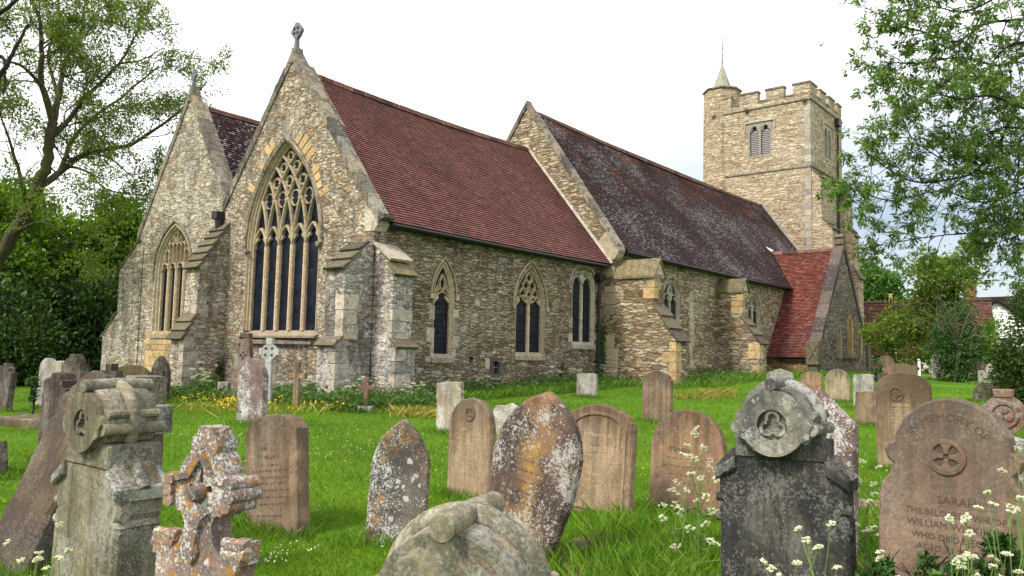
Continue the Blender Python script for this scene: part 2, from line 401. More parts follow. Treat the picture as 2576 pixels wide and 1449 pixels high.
def leafmat(name, stops, trans=.35, rough=.55, spec=.3):
    g = G(name); r = g.n('NewGeometry').outputs['Random Per Island']
    o = g.obj(); col = g.mix(.6, g.ramp(r, stops), g.ramp(g.noise(o, .8, 3), [(.3, .6), (.7, 1.35)]), 'MULTIPLY')
    p = g.n('BsdfPrincipled', {'Base Color': col, 'Roughness': rough, 'Specular IOR Level': spec})
    t = g.n('BsdfTranslucent', {'Color': g.mix(1, col, (1.3, 1.25, .6), 'MULTIPLY')})
    ms = g.n('MixShader', {0: trans, 1: p.outputs[0], 2: t.outputs[0]})
    g.t.links.new(ms.outputs[0], g.out.inputs[0]); return g.mat
def bark(name, a, b, moss=.0, sc=9):
    g = G(name); o = g.obj(); x, y, z = g.sep(o)
    n = g.noise(g.comb(x, y, g.m('MULTIPLY', z, .35)), sc, 5, .7)
    col = g.ramp(n, [(.3, a), (.7, b)])
    if moss: col = g.mix(g.m('MULTIPLY', g.mr(g.noise(o, 1.3, 4), .48, .6), moss), col, (.05, .075, .012))
    return g.pbr(col, .95, g.bump(n, .7, .04), .1)

M = {}
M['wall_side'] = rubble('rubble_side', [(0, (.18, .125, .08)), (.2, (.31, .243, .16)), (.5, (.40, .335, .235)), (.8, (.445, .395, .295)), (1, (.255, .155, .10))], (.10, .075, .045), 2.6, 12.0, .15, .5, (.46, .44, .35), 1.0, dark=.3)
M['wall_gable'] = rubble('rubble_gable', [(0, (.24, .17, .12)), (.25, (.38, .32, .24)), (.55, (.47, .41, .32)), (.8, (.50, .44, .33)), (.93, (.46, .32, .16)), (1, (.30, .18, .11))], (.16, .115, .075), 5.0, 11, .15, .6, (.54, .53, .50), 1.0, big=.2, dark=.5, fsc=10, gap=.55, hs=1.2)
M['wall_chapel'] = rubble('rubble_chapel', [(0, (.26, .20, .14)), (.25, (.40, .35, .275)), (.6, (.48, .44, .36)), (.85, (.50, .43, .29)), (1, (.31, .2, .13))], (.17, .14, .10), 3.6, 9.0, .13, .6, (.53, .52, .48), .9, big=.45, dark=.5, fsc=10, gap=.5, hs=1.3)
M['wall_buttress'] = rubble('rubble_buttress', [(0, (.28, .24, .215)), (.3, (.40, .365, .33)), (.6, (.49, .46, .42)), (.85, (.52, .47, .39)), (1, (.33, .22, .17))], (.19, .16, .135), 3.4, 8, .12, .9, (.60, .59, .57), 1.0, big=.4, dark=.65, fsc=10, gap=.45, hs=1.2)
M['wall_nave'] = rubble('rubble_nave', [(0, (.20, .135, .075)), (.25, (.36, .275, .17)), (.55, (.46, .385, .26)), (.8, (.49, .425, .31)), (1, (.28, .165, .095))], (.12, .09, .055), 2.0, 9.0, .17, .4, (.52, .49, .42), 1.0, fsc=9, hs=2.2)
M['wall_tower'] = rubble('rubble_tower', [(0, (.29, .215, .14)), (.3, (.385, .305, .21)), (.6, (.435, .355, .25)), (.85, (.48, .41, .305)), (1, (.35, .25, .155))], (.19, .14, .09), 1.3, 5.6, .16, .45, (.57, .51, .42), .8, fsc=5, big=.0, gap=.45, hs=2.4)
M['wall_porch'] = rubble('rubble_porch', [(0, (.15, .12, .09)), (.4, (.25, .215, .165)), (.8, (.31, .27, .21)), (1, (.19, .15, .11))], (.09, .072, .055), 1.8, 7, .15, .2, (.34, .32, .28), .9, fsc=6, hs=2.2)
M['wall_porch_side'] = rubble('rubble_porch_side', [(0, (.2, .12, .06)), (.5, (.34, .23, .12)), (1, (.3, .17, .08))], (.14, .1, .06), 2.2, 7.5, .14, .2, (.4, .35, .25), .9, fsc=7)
M['ashlar'] = dressed('ashlar', (.37, .31, .22), .25, .25, .3)
M['ashlar_gold'] = dressed('ashlar_gold', (.40, .29, .15), .25, .3, .2)
M['ashlar_pale'] = dressed('ashlar_pale', (.34, .31, .255), .22, .3, .4)
M['ashlar_butt'] = dressed('ashlar_butt', (.38, .345, .30), .3, .5, .6, (.52, .51, .49), bump=.8)
M['window_stone'] = dressed('window_stone', (.36, .30, .205), .18, .25, .15)
M['window_grey'] = dressed('window_grey', (.37, .34, .28), .2, .3, .25)
M['mullion_stone'] = dressed('mullion_stone', (.50, .385, .25), .1, .12, .0, island=False)
M['coping'] = dressed('coping', (.19, .17, .14), .4, .75, .5, (.42, .41, .37), bump=.9)
M['weathering'] = dressed('weathering', (.105, .088, .072), .3, .4, .4, (.4, .4, .38), moss=.35)
M['weathering_moss'] = dressed('weathering_moss', (.15, .125, .09), .3, .55, .6, (.42, .40, .36), moss=.6)
M['slate_sill'] = dressed('slate_sill', (.27, .235, .18), .15, .3, .2)
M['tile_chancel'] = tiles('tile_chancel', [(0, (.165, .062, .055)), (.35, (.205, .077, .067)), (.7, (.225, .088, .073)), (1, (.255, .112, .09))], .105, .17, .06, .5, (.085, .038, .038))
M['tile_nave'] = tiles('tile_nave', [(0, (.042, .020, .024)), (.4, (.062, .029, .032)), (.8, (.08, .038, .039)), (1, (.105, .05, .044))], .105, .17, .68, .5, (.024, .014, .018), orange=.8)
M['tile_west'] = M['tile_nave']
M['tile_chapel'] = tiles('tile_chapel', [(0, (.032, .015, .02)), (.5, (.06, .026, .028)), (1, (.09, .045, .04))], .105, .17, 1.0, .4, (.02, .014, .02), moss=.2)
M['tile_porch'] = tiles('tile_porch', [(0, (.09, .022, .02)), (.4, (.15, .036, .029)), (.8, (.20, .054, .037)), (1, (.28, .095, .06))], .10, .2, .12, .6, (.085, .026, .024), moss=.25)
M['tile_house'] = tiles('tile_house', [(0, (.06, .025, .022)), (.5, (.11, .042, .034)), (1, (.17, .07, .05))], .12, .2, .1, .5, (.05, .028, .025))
M['ridge'] = dressed('ridge_tile', (.15, .075, .06), .35, .3, .35)
M['iron'] = plain('black_iron', (.012, .012, .014), .45, .4, .3)
M['lead'] = plain('lead', (.13, .14, .16), .6, .4, .3)
M['glass'] = glass('leaded_glass'); M['glass_plain'] = glass('plain_leaded_glass', .16, .2, (.045, .05, .055), (.010, .011, .014))
M['glass_big'] = glass('stained_glass', .2, .26, (.014, .016, .022), (.006, .008, .015))
M['louvre'] = plain('louvre_wood', (.27, .24, .25), .8, .2, .35, 12)
M['white_paint'] = plain('white_paint', (.8, .8, .79), .6, .3, .04)
M['brick'] = rubble('house_brick', [(0, (.16, .06, .04)), (.5, (.25, .1, .06)), (1, (.3, .15, .09))], (.25, .2, .16), 5, 14, .12, .1)
M['fence_wood'] = plain('fence_wood', (.17, .125, .085), .9, .1, .35, 14)
M['yellow_pot'] = plain('chimney_pot_clay', (.55, .42, .16), .7, .2, .1)
# grave stones
M['t_brown'] = tomb('tomb_brown', (.235, .16, .105), dark=.4, dcol=(.065, .048, .034), white=.12, orange=.1, streak=.5, topdark=.75, H=1.0, pale=.3)
M['t_tan'] = tomb('tomb_tan', (.32, .225, .14), dark=.35, dcol=(.08, .055, .036), white=.1, orange=.08, streak=.45, topdark=.85, H=1.05, pale=.6)
M['t_orange'] = tomb('tomb_orange', (.31, .195, .115), dark=.3, dcol=(.075, .05, .033), white=.15, orange=.12, streak=.45, topdark=.85, H=1.05, pale=.35, pink=.25)
M['t_lean'] = tomb('tomb_lean', (.15, .095, .068), dark=.7, dcol=(.045, .034, .03), white=.65, orange=.25, streak=.75, topdark=.25, H=1.4, wsc=14, band=.55, bandcol=(.29, .165, .085))
M['t_spot'] = tomb('tomb_spotted', (.15, .13, .11), dark=.75, dcol=(.05, .044, .04), white=1.0, orange=.6, streak=.3, topdark=.2, H=1.0, wsc=16)
M['t_black'] = tomb('tomb_black', (.105, .10, .085), dark=.9, dcol=(.022, .022, .023), white=.2, orange=.02, streak=.8, topdark=.0, H=1.3, wsc=13)
M['t_grey'] = tomb('tomb_grey', (.215, .195, .135), dark=.45, dcol=(.06, .054, .042), white=.35, orange=.12, streak=.75, topdark=.25, H=1.4, wsc=18, moss=.2)
M['t_soot'] = tomb('tomb_soot_cap', (.25, .235, .185), dark=.8, bs=4.5, dcol=(.055, .055, .055), white=.5, orange=.02, streak=.3, topdark=.5, H=1.6, wsc=16)
M['t_dome'] = tomb('tomb_dome', (.25, .225, .15), dark=.85, bs=5.0, dcol=(.07, .066, .062), white=.3, orange=.2, streak=.2, topdark=.25, H=1.6, wsc=16, moss=.25)
M['t_sarah'] = tomb('tomb_pinkish', (.235, .165, .12), dark=.5, dcol=(.085, .066, .053), white=.12, orange=.1, streak=.4, topdark=.9, H=1.5, pink=.25, wsc=14, pale=.15)
M['t_lichen'] = tomb('tomb_lichen_cross', (.27, .19, .165), dark=.7, dcol=(.075, .066, .066), white=1.0, orange=.9, streak=.25, topdark=.2, H=1.3, wsc=17)
M['t_dark'] = tomb('tomb_dark', (.10, .078, .056), dark=.6, dcol=(.026, .02, .018), white=.2, orange=.05, streak=.85, topdark=.3, H=1.1)
M['t_purple'] = tomb('tomb_dark_red', (.085, .055, .045), dark=.5, dcol=(.024, .016, .015), white=.22, orange=.03, streak=.85, topdark=.0, H=1.1)
M['t_wood'] = tomb('tomb_leaning_brown', (.125, .092, .06), dark=.7, dcol=(.042, .032, .028), white=.12, orange=.04, streak=.6, topdark=.1, H=1.5)
M['t_white'] = tomb('tomb_white_lichen', (.34, .30, .23), dark=.35, dcol=(.12, .10, .075), white=1.0, orange=.6, streak=.35, topdark=.3, H=.9, wsc=18)
M['t_mauve'] = tomb('tomb_mauve', (.17, .12, .115), dark=.5, dcol=(.08, .055, .055), white=1.0, orange=.25, streak=.35, topdark=.05, H=1.3, wsc=15)
M['t_cream'] = tomb('tomb_cream', (.40, .33, .215), dark=.2, dcol=(.10, .08, .05), white=.2, orange=.1, streak=.4, topdark=.9, H=.95, moss=.15)
M['t_pale'] = tomb('tomb_pale_grey', (.33, .31, .265), dark=.4, dcol=(.09, .085, .075), white=.7, orange=.1, streak=.55, topdark=.4, H=1.0)
M['t_marble'] = tomb('tomb_white_marble', (.46, .46, .45), dark=.35, dcol=(.2, .2, .19), white=.4, orange=.0, streak=.3, topdark=.2, H=1.4)
M['t_red'] = tomb('tomb_red_granite', (.17, .085, .065), dark=.2, dcol=(.1, .05, .04), white=.15, orange=.0, streak=.1, topdark=.0, H=.8)
M['t_terra'] = tomb('tomb_terracotta', (.25, .145, .095), dark=.45, dcol=(.10, .065, .05), white=.3, orange=.1, streak=.4, topdark=.5, H=1.2)
M['t_memorial'] = tomb('tomb_memorial', (.22, .155, .115), dark=.5, dcol=(.09, .06, .05), white=.4, orange=.1, streak=.5, topdark=.3, H=1.6)
M['t_mossy'] = tomb('tomb_mossy', (.11, .085, .05), dark=.5, dcol=(.045, .03, .017), white=.2, orange=.1, streak=.2, topdark=.0, H=1, moss=.8)
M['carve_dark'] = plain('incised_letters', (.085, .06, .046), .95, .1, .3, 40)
M['carve_pale'] = plain('pale_letters', (.42, .31, .21), .95, .1, .3, 40)
M['recess'] = tomb('recessed_stone', (.30, .19, .11), dark=.2, white=.25, orange=.05, streak=.1, topdark=0, H=2)
# plants
M['leaf_ash'] = leafmat('leaf_ash', [(0, (.06, .11, .012)), (.5, (.12, .19, .022)), (1, (.19, .26, .035))], .45)
M['leaf_right'] = leafmat('leaf_right', [(0, (.045, .11, .024)), (.5, (.11, .21, .042)), (1, (.2, .31, .06))], .45)
M['leaf_mid'] = leafmat('leaf_mid', [(0, (.045, .10, .008)), (.5, (.095, .19, .015)), (1, (.155, .265, .022))], .4)
M['leaf_dark'] = leafmat('leaf_dark', [(0, (.016, .040, .009)), (.5, (.034, .078, .014)), (1, (.065, .125, .02))], .25)  # understory leaf tone, canopy shade put into the colour
M['leaf_far'] = leafmat('leaf_far', [(0, (.04, .1, .02)), (.5, (.075, .17, .03)), (1, (.11, .22, .04))])
M['leaf_yew'] = leafmat('leaf_yew', [(0, (.015, .035, .006)), (.5, (.035, .07, .009)), (1, (.06, .10, .012))], .2)
M['leaf_ivy'] = leafmat('leaf_ivy', [(0, (.012, .04, .01)), (.5, (.03, .08, .014)), (1, (.06, .13, .02))], .2)
M['bark'] = bark('bark_ash', (.035, .028, .02), (.10, .08, .055), .55)
M['bark_dark'] = bark('bark_dark', (.018, .015, .014), (.055, .045, .04), .0)
M['bark_pale'] = bark('bark_pale', (.08, .07, .05), (.2, .17, .12), .0)
M['grass'] = leafmat('grass_blade', [(0, (.055, .125, .005)), (.5, (.11, .225, .008)), (.9, (.18, .30, .014)), (1, (.28, .28, .06))], .4, .5, .25)
M['grass_long'] = leafmat('grass_long_blade', [(0, (.06, .15, .012)), (.5, (.11, .24, .02)), (.9, (.17, .30, .03)), (1, (.3, .28, .08))], .4, .5, .25)
M['grass_straw'] = leafmat('straw_blade', [(0, (.12, .2, .02)), (.5, (.28, .27, .04)), (1, (.38, .26, .09))], .3)
M['parsley_leaf'] = leafmat('parsley_leaf', [(0, (.05, .11, .02)), (1, (.10, .19, .04))], .3)
M['stem'] = plain('plant_stem', (.12, .2, .04), .6, .3, .2, 20)
M['petal_white'] = leafmat('petal_white', [(0, (.62, .64, .5)), (1, (.85, .86, .78))], .3)
M['petal_yellow'] = leafmat('petal_yellow', [(0, (.65, .42, .01)), (1, (.85, .62, .03))], .2)
g = G('lawn_ground'); o = g.obj()
c = g.ramp(g.noise(o, .35, 5, .6), [(.3, (.04, .10, .006)), (.5, (.065, .15, .008)), (.7, (.09, .185, .011))])
c = g.mix(.9, c, g.ramp(g.noise(o, 26, 4, .7), [(.25, .45), (.75, 1.5)]), 'MULTIPLY')
M['ground'] = g.pbr(c, .95, g.bump(g.noise(o, 30, 4, .7), .8, .04), .1)
# ------------------------------------------------------------------ ground
def build_ground():
    xs = sorted(set([-600, -300, -150, -90, -60]+list(np.arange(-40, 60.1, 1.0))+list(np.arange(-14, 6, .5))+[75, 100, 150, 300, 600]))
    ys = sorted(set([-600, -300, -150, -90, -60]+list(np.arange(-40, 60.1, 1.0))+list(np.arange(-17, 4, .5))+[75, 100, 150, 300, 600]))
    V = [(x, y, gz(x, y)) for x in xs for y in ys]; n = len(ys)
    Fc = [(i*n+j, (i+1)*n+j, (i+1)*n+j+1, i*n+j+1) for i in range(len(xs)-1) for j in range(n-1)]
    o = fast('ground', V, Fc, M['ground'], smooth=True); tag(o, 'mown green churchyard lawn rising gently to the church', 'ground', kind='structure')
build_ground()

# ------------------------------------------------------------------ church
church = thing('church', 'old rubble-stone church with steep red tiled roofs, big traceried gable window and embattled tower', 'church', (0, 0, -1.36))
def cp(mb, name, mat, parent=None, smooth=False):
    return mb.build(name, M[mat] if isinstance(mat, str) else mat, parent or church, world=True, smooth=smooth)
PE = lambda a, b, c: (c-.039*a, a, b)               # east gable of the chancel
def PX(x0): return lambda a, b, c: (x0+c, a, b)
def PS(y0): return lambda a, b, c: (a, y0+c, b)
def cps(mb, name, mat):                               # every stone of a set is a part of its own
    for m in mb.split(): cp(m, name, mat)
def sub(root, mb, name, mat):                        # a sub-part: parent mesh already carries the offset
    o = mb.build(name, M[mat] if isinstance(mat, str) else mat)
    o.parent = root; return o

def tile_roof(name, mat, x0, x1, ridge, eave, along='x', gauge=.105, sag=.05, seed=1, clip=None, ends=(0, 0)):
    """one slope: ridge and eave are (cross, z); real courses, each tile row lapping the next"""
    r = np.random.default_rng(seed)
    (yr, zr), (ye, ze) = ridge, eave; Lg = sqrt((yr-ye)**2+(zr-ze)**2); n = int(round(Lg/gauge)); m = max(2, int(abs(x1-x0)/.45))
    ty, tz = (yr-ye)/Lg, (zr-ze)/Lg; ny, nz = -tz*np.sign(yr-ye), ty*np.sign(yr-ye)
    if nz < 0: ny, nz = -ny, -nz
    xs = np.linspace(x0, x1, m+1); t = np.linspace(0, 1, m+1)
    wob = r.normal(0, .006, (n+2, m+1)); low = np.cumsum(r.normal(0, .004, m+1)); low -= np.linspace(low[0], low[-1], m+1)
    V = []; Fc = []; UV = []
    def P(i, j, h, dv=0.0):
        s = i*Lg/n; hh = h-sag*sin(pi*t[j])*(.4+.6*s/Lg)+low[j]*.6+wob[i, j]*.5
        x = xs[j]; y = ye+ty*(s+dv)+ny*hh; z = ze+tz*(s+dv)+nz*hh
        return (x, y, z) if along == 'x' else (y, x, z)
    for i in range(n):
        b = len(V)
        for j in range(m+1):
            V += [P(i, j, .0, wob[i+1, j]*.4-.004), P(i, j, .026, wob[i+1, j]*.4-.004), P(i+1, j, .004)]
        for j in range(m):
            a0, a1 = b+3*j, b+3*j+3; u0, u1 = xs[j], xs[j+1]; v0, v1 = i*gauge+.001, (i+1)*gauge-.001
            Fc += [(a0, a1, a1+1, a0+1), (a0+1, a1+1, a1+2, a0+2)]
            UV += [(u0, v0), (u1, v0), (u1, v0), (u0, v0), (u0, v0), (u1, v0), (u1, v1), (u0, v1)]
    o = fast(name, V, Fc, M[mat])
    me = o.data; ul = me.uv_layers.new(name='UVMap')
    if len(ul.data) == len(UV): ul.data.foreach_set('uv', np.array(UV, np.float32).ravel())
    o.parent = church; o.matrix_parent_inverse = Matrix.Translation(church.location).inverted()
    return o
def ridge_line(x0, x1, y, z, along='x', sag=.05, parent=None):
    mb = MB(); n = max(2, int(abs(x1-x0)/.42))
    for i in range(n):
        a, b = x0+(x1-x0)*i/n, x0+(x1-x0)*(i+.97)/n
        za, zb = z-sag*sin(pi*i/n)+rng.uniform(-.008, .008), z-sag*sin(pi*(i+1)/n)+rng.uniform(-.008, .008)
        P = [(-.13, -.13), (-.10, .02), (0, .07), (.10, .02), (.13, -.13)]
        vs = [((a if k == 0 else b, y+p, (za if k == 0 else zb)+q) if along == 'x' else (y+p, a if k == 0 else b, (za if k == 0 else zb)+q)) for k in (0, 1) for p, q in P]
        mb.add(vs, [(j, j+1, j+6, j+5) for j in range(4)]+[(0, 1, 2, 3, 4), (9, 8, 7, 6, 5)])
    return sub(parent, mb, 'ridge_tiles', 'ridge') if parent else cp(mb, 'ridge_tiles', 'ridge')

# --- windows -------------------------------------------------------
def win_common(pl, a0, a1, sill, spring, apex, fr, depth, stone, hood=None, pane='glass', name='window', sillstone=True):
    """frame of an arched window; a0..a1 is the glass; returns the part that carries the rest"""
    mb = MB(); g_in = gothic(a0, a1, sill, spring, apex); path = g_in[1:]+[g_in[0]]
    path = [g_in[1]]+g_in[2:]+[g_in[0]]            # right foot, over the arch, left foot (travelling ccw: inside is left)
    mb.sweep(path, pl, [(-fr, -.012), (-fr*.78, -.012), (-fr*.62, depth*.35), (-fr*.40, depth*.42), (-fr*.30, depth*.75), (0, depth*.85), (0, depth+.1), (-fr, depth+.1)], False)
    root = cp(mb, name, stone)
    if sillstone:
        mb = MB(); a = a0-fr-.03; b = a1+fr+.03
        mb.add([pl(a, sill+.06, depth), pl(b, sill+.06, depth), pl(b, sill-.06, -.06), pl(a, sill-.06, -.06), pl(b, sill-.2, -.05), pl(a, sill-.2, -.05), pl(b, sill-.2, depth), pl(a, sill-.2, depth)],
               [(0, 1, 2, 3), (3, 2, 4, 5), (1, 6, 4, 2), (0, 3, 5, 7)])
        sub(root, mb, 'sill', stone if stone != 'window_stone' else 'slate_sill')
    mb = MB(); mb.prism(gothic(a0-.02, a1+.02, sill, spring, apex+.03), pl, depth+.06, depth+.09)
    sub(root, mb, 'pane', pane)
    if hood:
        o, w, p, drop = hood
        h = arch_top(a0-o, a1+o, spring, apex+o*1.25); h = [(h[0][0], spring-drop)]+h+[(h[-1][0], spring-drop)]
        mb = MB(); mb.sweep(h, pl, [(0, -.005), (-.0, -p*.6), (-w*.5, -p), (-w, -p*.5), (-w, -.005)], False)
        for q in (h[0], h[-1]):
            s = 1 if q is h[0] else -1
            mb.prism([(q[0]-.02, q[1]-.08), (q[0]+w+.02, q[1]-.08), (q[0]+w+.03, q[1]+.06), (q[0]-.02, q[1]+.06)] if s > 0 else
                     [(q[0]-w-.02, q[1]-.08), (q[0]+.02, q[1]-.08), (q[0]+.02, q[1]+.06), (q[0]-w-.03, q[1]+.06)], pl, -p*1.1, .05)
        sub(root, mb, 'hood_mould', 'coping' if stone == 'window_stone' and fr > .15 else stone)
    return root
def light_head(mb, pl, a0, a1, spring, tip, w, c0, c1, cusp=True):
    n = 7; t = arch_top(a0, a1, spring, tip, n)
    mb.bar(t, pl, w, c0, c1)
    if cusp:   # small cusps that make a trefoil of the arch
        for s, (ca, sg) in enumerate(((a0, 1), (a1, -1))):
            b = spring+(tip-spring)*.42; e = ca+sg*(a1-a0)*.30
            mb.prism([(ca+sg*.01, b-.13), (e, b+.02), (ca+sg*(a1-a0)*.22, b+.14), (ca+sg*.02, b+.16)][::sg], pl, c0+.03, c1)
def cusp_ring(mb, pl, ca, cb, ra, rb, w, c0, c1, k=4, ph=0.0):
    """a foiled opening: rounded ring with inward cusps"""
    p = [(ca+ra*cos(2*pi*i/20), cb+rb*sin(2*pi*i/20)) for i in range(20)]
    mb.bar(p, pl, w, c0, c1, True)
    for i in range(k):
        t = ph+2*pi*i/k; d = .28
        mb.prism([(ca+ra*cos(t-d), cb+rb*sin(t-d)), (ca+ra*cos(t+d), cb+rb*sin(t+d)), (ca+ra*.52*cos(t), cb+rb*.52*sin(t))], pl, c0+.02, c1)

def great_window():
    a0, a1, sill, spring, apex, D = 2.40, 5.52, .56, 3.06, 6.10, .20
    root = win_common(PE, a0, a1, sill, spring, apex, .18, .15, 'window_stone', None, 'glass_big', 'window', False)
    mb = MB(); h = arch_top(a0-.22, a1+.2, spring, apex+.16); h = [(h[0][0], spring-.02)]+h+[(h[-1][0], spring-.02)]
    mb.sweep(h, PE, [(0, -.005), (0, -.06), (-.07, -.10), (-.11, -.05), (-.11, -.005)], False)
    mb.lathe([(.0, -.12), (.085, -.1), (.085, .02), (0, .03)], PE(h[0][0]-.05, spring-.06, 0), 8, 'x')
    mb.lathe([(.0, -.12), (.085, -.1), (.085, .02), (0, .03)], PE(h[-1][0]+.05, spring-.06, 0), 8, 'x')
    sub(root, mb, 'hood_mould', 'coping')
    N = 5; W = a1-a0; ms = [a0+W*i/N for i in range(N+1)]; hh = W/2; rise = apex-spring; R = (hh*hh+rise*rise)/(2*hh)
    mb = MB(); c0, c1 = .08, .22
    for q in ms[1:-1]: mb.bar([(q, sill), (q, spring+.05)], PE, .115, c0, c1)
    sub(root, mb, 'mullion', 'mullion_stone')
    mb = MB()
    def A(i, t): return (ms[i]+R-R*cos(t), spring+R*sin(t))
    def B(j, t): return (ms[j]-R+R*cos(t), spring+R*sin(t))
    for i in range(1, N):
        for fn, o in ((A, N), (B, 0)):
            dx = abs(ms[o]-ms[i])/2; tm = acos(1-dx/R)
            mb.bar([fn(i, tm*k/12) for k in range(13)], PE, .066, c0+.02, c1)
    for i in range(N): light_head(mb, PE, ms[i], ms[i+1], spring, spring+.63, .06, c0+.01, c1)
    def X(i, j):
        t = acos(1-(ms[j]-ms[i])/2/R); return ((ms[i]+ms[j])/2, spring+R*sin(t))
    for k in range(1, N):
        for i in range(0, N-k):
            j = i+k+1
            # cell between arcs A_i, A_i+1 and B_j-1, B_j
            top = X(i, j); bot = X(i+1, j-1) if k > 1 else (ms[i+1], spring+.75); lft = X(i, j-1); rgt = X(i+1, j)
            ca = (lft[0]+rgt[0])/2; cb = (lft[1]+rgt[1])/2
            if k == 1: cusp_ring(mb, PE, ca, cb-.04, .185, .235, .042, c0+.07, c1, 2, 0)
            else: cusp_ring(mb, PE, ca, (top[1]+bot[1])/2, .17*(1-.07*k), .195*(1-.08*k), .038, c0+.07, c1, 4, 0)
    sub(root, mb, 'tracery', 'window_stone')
    mb = MB(); a, b = a0-.28, a1+.35      # sloping sill and the string course under it
    mb.add([PE(a, sill+.05, .3), PE(b, sill+.05, .3), PE(b, sill-.16, -.14), PE(a, sill-.16, -.14), PE(b, sill-.22, -.13), PE(a, sill-.22, -.13), PE(b, sill-.24, .1), PE(a, sill-.24, .1)],
           [(0, 1, 2, 3), (3, 2, 4, 5), (1, 6, 4, 2), (0, 3, 5, 7)])
    sub(root, mb, 'sill', 'slate_sill')
    return root

def net_window(pl, a0, a1, sill, spring, apex, style, fr=.15, depth=.2, stone='window_stone', hood=None, pane='glass', N=2):
    root = win_common(pl, a0, a1, sill, spring, apex, fr, depth, stone, hood, pane)
    W = a1-a0; c0, c1 = depth*.5, depth+.07; mb = MB()
    if style == 'single':          # one light with a traceried head
        tip = spring+.12; light_head(mb, pl, a0, a1, spring-.22, tip, .05, c0, c1)
        mid = (a0+a1)/2
        mb.bar([(mid, tip), (mid-.10, tip+.14), (mid-.13, tip+.3), (mid, tip+.5), (mid+.13, tip+.3), (mid+.10, tip+.14)], pl, .045, c0, c1, True)
        mb.bar([(a0, spring+.12), (mid-.13, tip+.22)], pl, .04, c0, c1); mb.bar([(a1, spring+.12), (mid+.13, tip+.22)], pl, .04, c0, c1)
        mb.bar([(mid-.1, tip+.12), (a0+.03, tip-.04)], pl, .05, c0, c1); mb.bar([(mid+.1, tip+.12), (a1-.03, tip-.04)], pl, .05, c0, c1)
        sub(root, mb, 'tracery', 'window_stone'); return root
    ms = [a0+W*i/N for i in range(N+1)]; mbm = MB()
    for q in ms[1:-1]: mbm.bar([(q, sill), (q, spring+(.1 if style != 'yshape' else .2))], pl, .11 if W > .9 else .09, c0, c1)
    sub(root, mbm, 'mullion', 'mullion_stone' if stone == 'window_stone' else stone)
    if style == 'net':             # reticulated tracery over two lights
        for i in range(N): light_head(mb, pl, ms[i], ms[i+1], spring, spring+.32, .05, c0, c1)
        w = W/4; rows = [(spring+.42, [-1.0, 0, 1.0]), (spring+.78, [-.5, .5]), (spring+1.05, [0])]
        mid = (a0+a1)/2; cw = W/N*.5
        def cell(ca, cb, h):
            mb.bar([(ca, cb-h), (ca-cw*.42, cb-h*.42), (ca-cw*.5, cb), (ca-cw*.25, cb+h*.5), (ca, cb+h), (ca+cw*.25, cb+h*.5), (ca+cw*.5, cb), (ca+cw*.42, cb-h*.42)], pl, .04, c0, c1, True)
        s = (apex-spring)
        for ca, cb in ((mid, spring+s*.30), (mid-cw*1.0, spring+s*.34), (mid+cw*1.0, spring+s*.34), (mid-cw*.5, spring+s*.57), (mid+cw*.5, spring+s*.57), (mid-cw*.02, spring+s*.78)):
            cell(ca, cb, s*.15)
        for ca in (mid-cw*.5, mid+cw*.5): cell(ca, spring+s*.21, s*.11)
    elif style == 'yshape':        # two plain pointed lights, mullion branching at the head
        for i in range(N): mb.bar(arch_top(ms[i], ms[i+1], spring+.0, spring+.42), pl, .06, c0, c1)
        mb.prism([(ms[1]-.04, spring+.1), (ms[1]+.04, spring+.1), (ms[1]+.16, spring+.45), (ms[1], spring+.5), (ms[1]-.16, spring+.45)], pl, c0+.03, c1)
    elif style == 'dec':           # two lights and an oval eye
        for i in range(N): light_head(mb, pl, ms[i], ms[i+1], spring-.12, spring+.26, .05, c0, c1)
        mid = (a0+a1)/2; s = apex-spring
        mb.bar([(mid, spring+.14), (mid-.17, spring+s*.4), (mid-.13, spring+s*.62), (mid, spring+s*.88), (mid+.13, spring+s*.62), (mid+.17, spring+s*.4)], pl, .055, c0, c1, True)
        mb.prism([(mid-.09, spring+s*.45), (mid, spring+s*.35), (mid+.09, spring+s*.45), (mid, spring+s*.52)], pl, c0+.03, c1)
    elif style == 'panel':         # four lights and upright panels
        for i in range(N): light_head(mb, pl, ms[i], ms[i+1], spring+.05, spring+.34, .05, c0, c1)
        s = apex-spring; h = W/2; r = s; R = (h*h+r*r)/(2*h); mid = (a0+a1)/2
        for k in range(1, 2*N):
            q = a0+W*k/(2*N); dx = abs(q-mid); top = spring+sqrt(max(0, R*R-(dx+R-h)**2))-.06
            lo = spring+.3 if k % 2 else spring+.05
            if top > lo+.15: mb.bar([(q, lo), (q, top)], pl, .045, c0, c1)
        for k in range(2*N):
            q0, q1 = a0+W*k/(2*N), a0+W*(k+1)/(2*N); dx = abs((q0+q1)/2-mid)+.1; top = spring+sqrt(max(0, R*R-(dx+R-h)**2))-.15
            top = min(top, spring+s*.66)
            if top > spring+.5: mb.bar(arch_top(q0, q1, top-.12, top+.06, 4), pl, .035, c0, c1)
        for sg in (-1, 1): mb.bar([(mid, spring+s*.62), (mid+sg*.2, spring+s*.83)], pl, .045, c0, c1)
        mb.prism([(mid-.42, spring+.35), (mid+.42, spring+.35), (mid+.42, spring+.95), (mid-.42, spring+.95)], pl, depth+.04, depth+.058)
    sub(root, mb, 'tracery', stone); return root

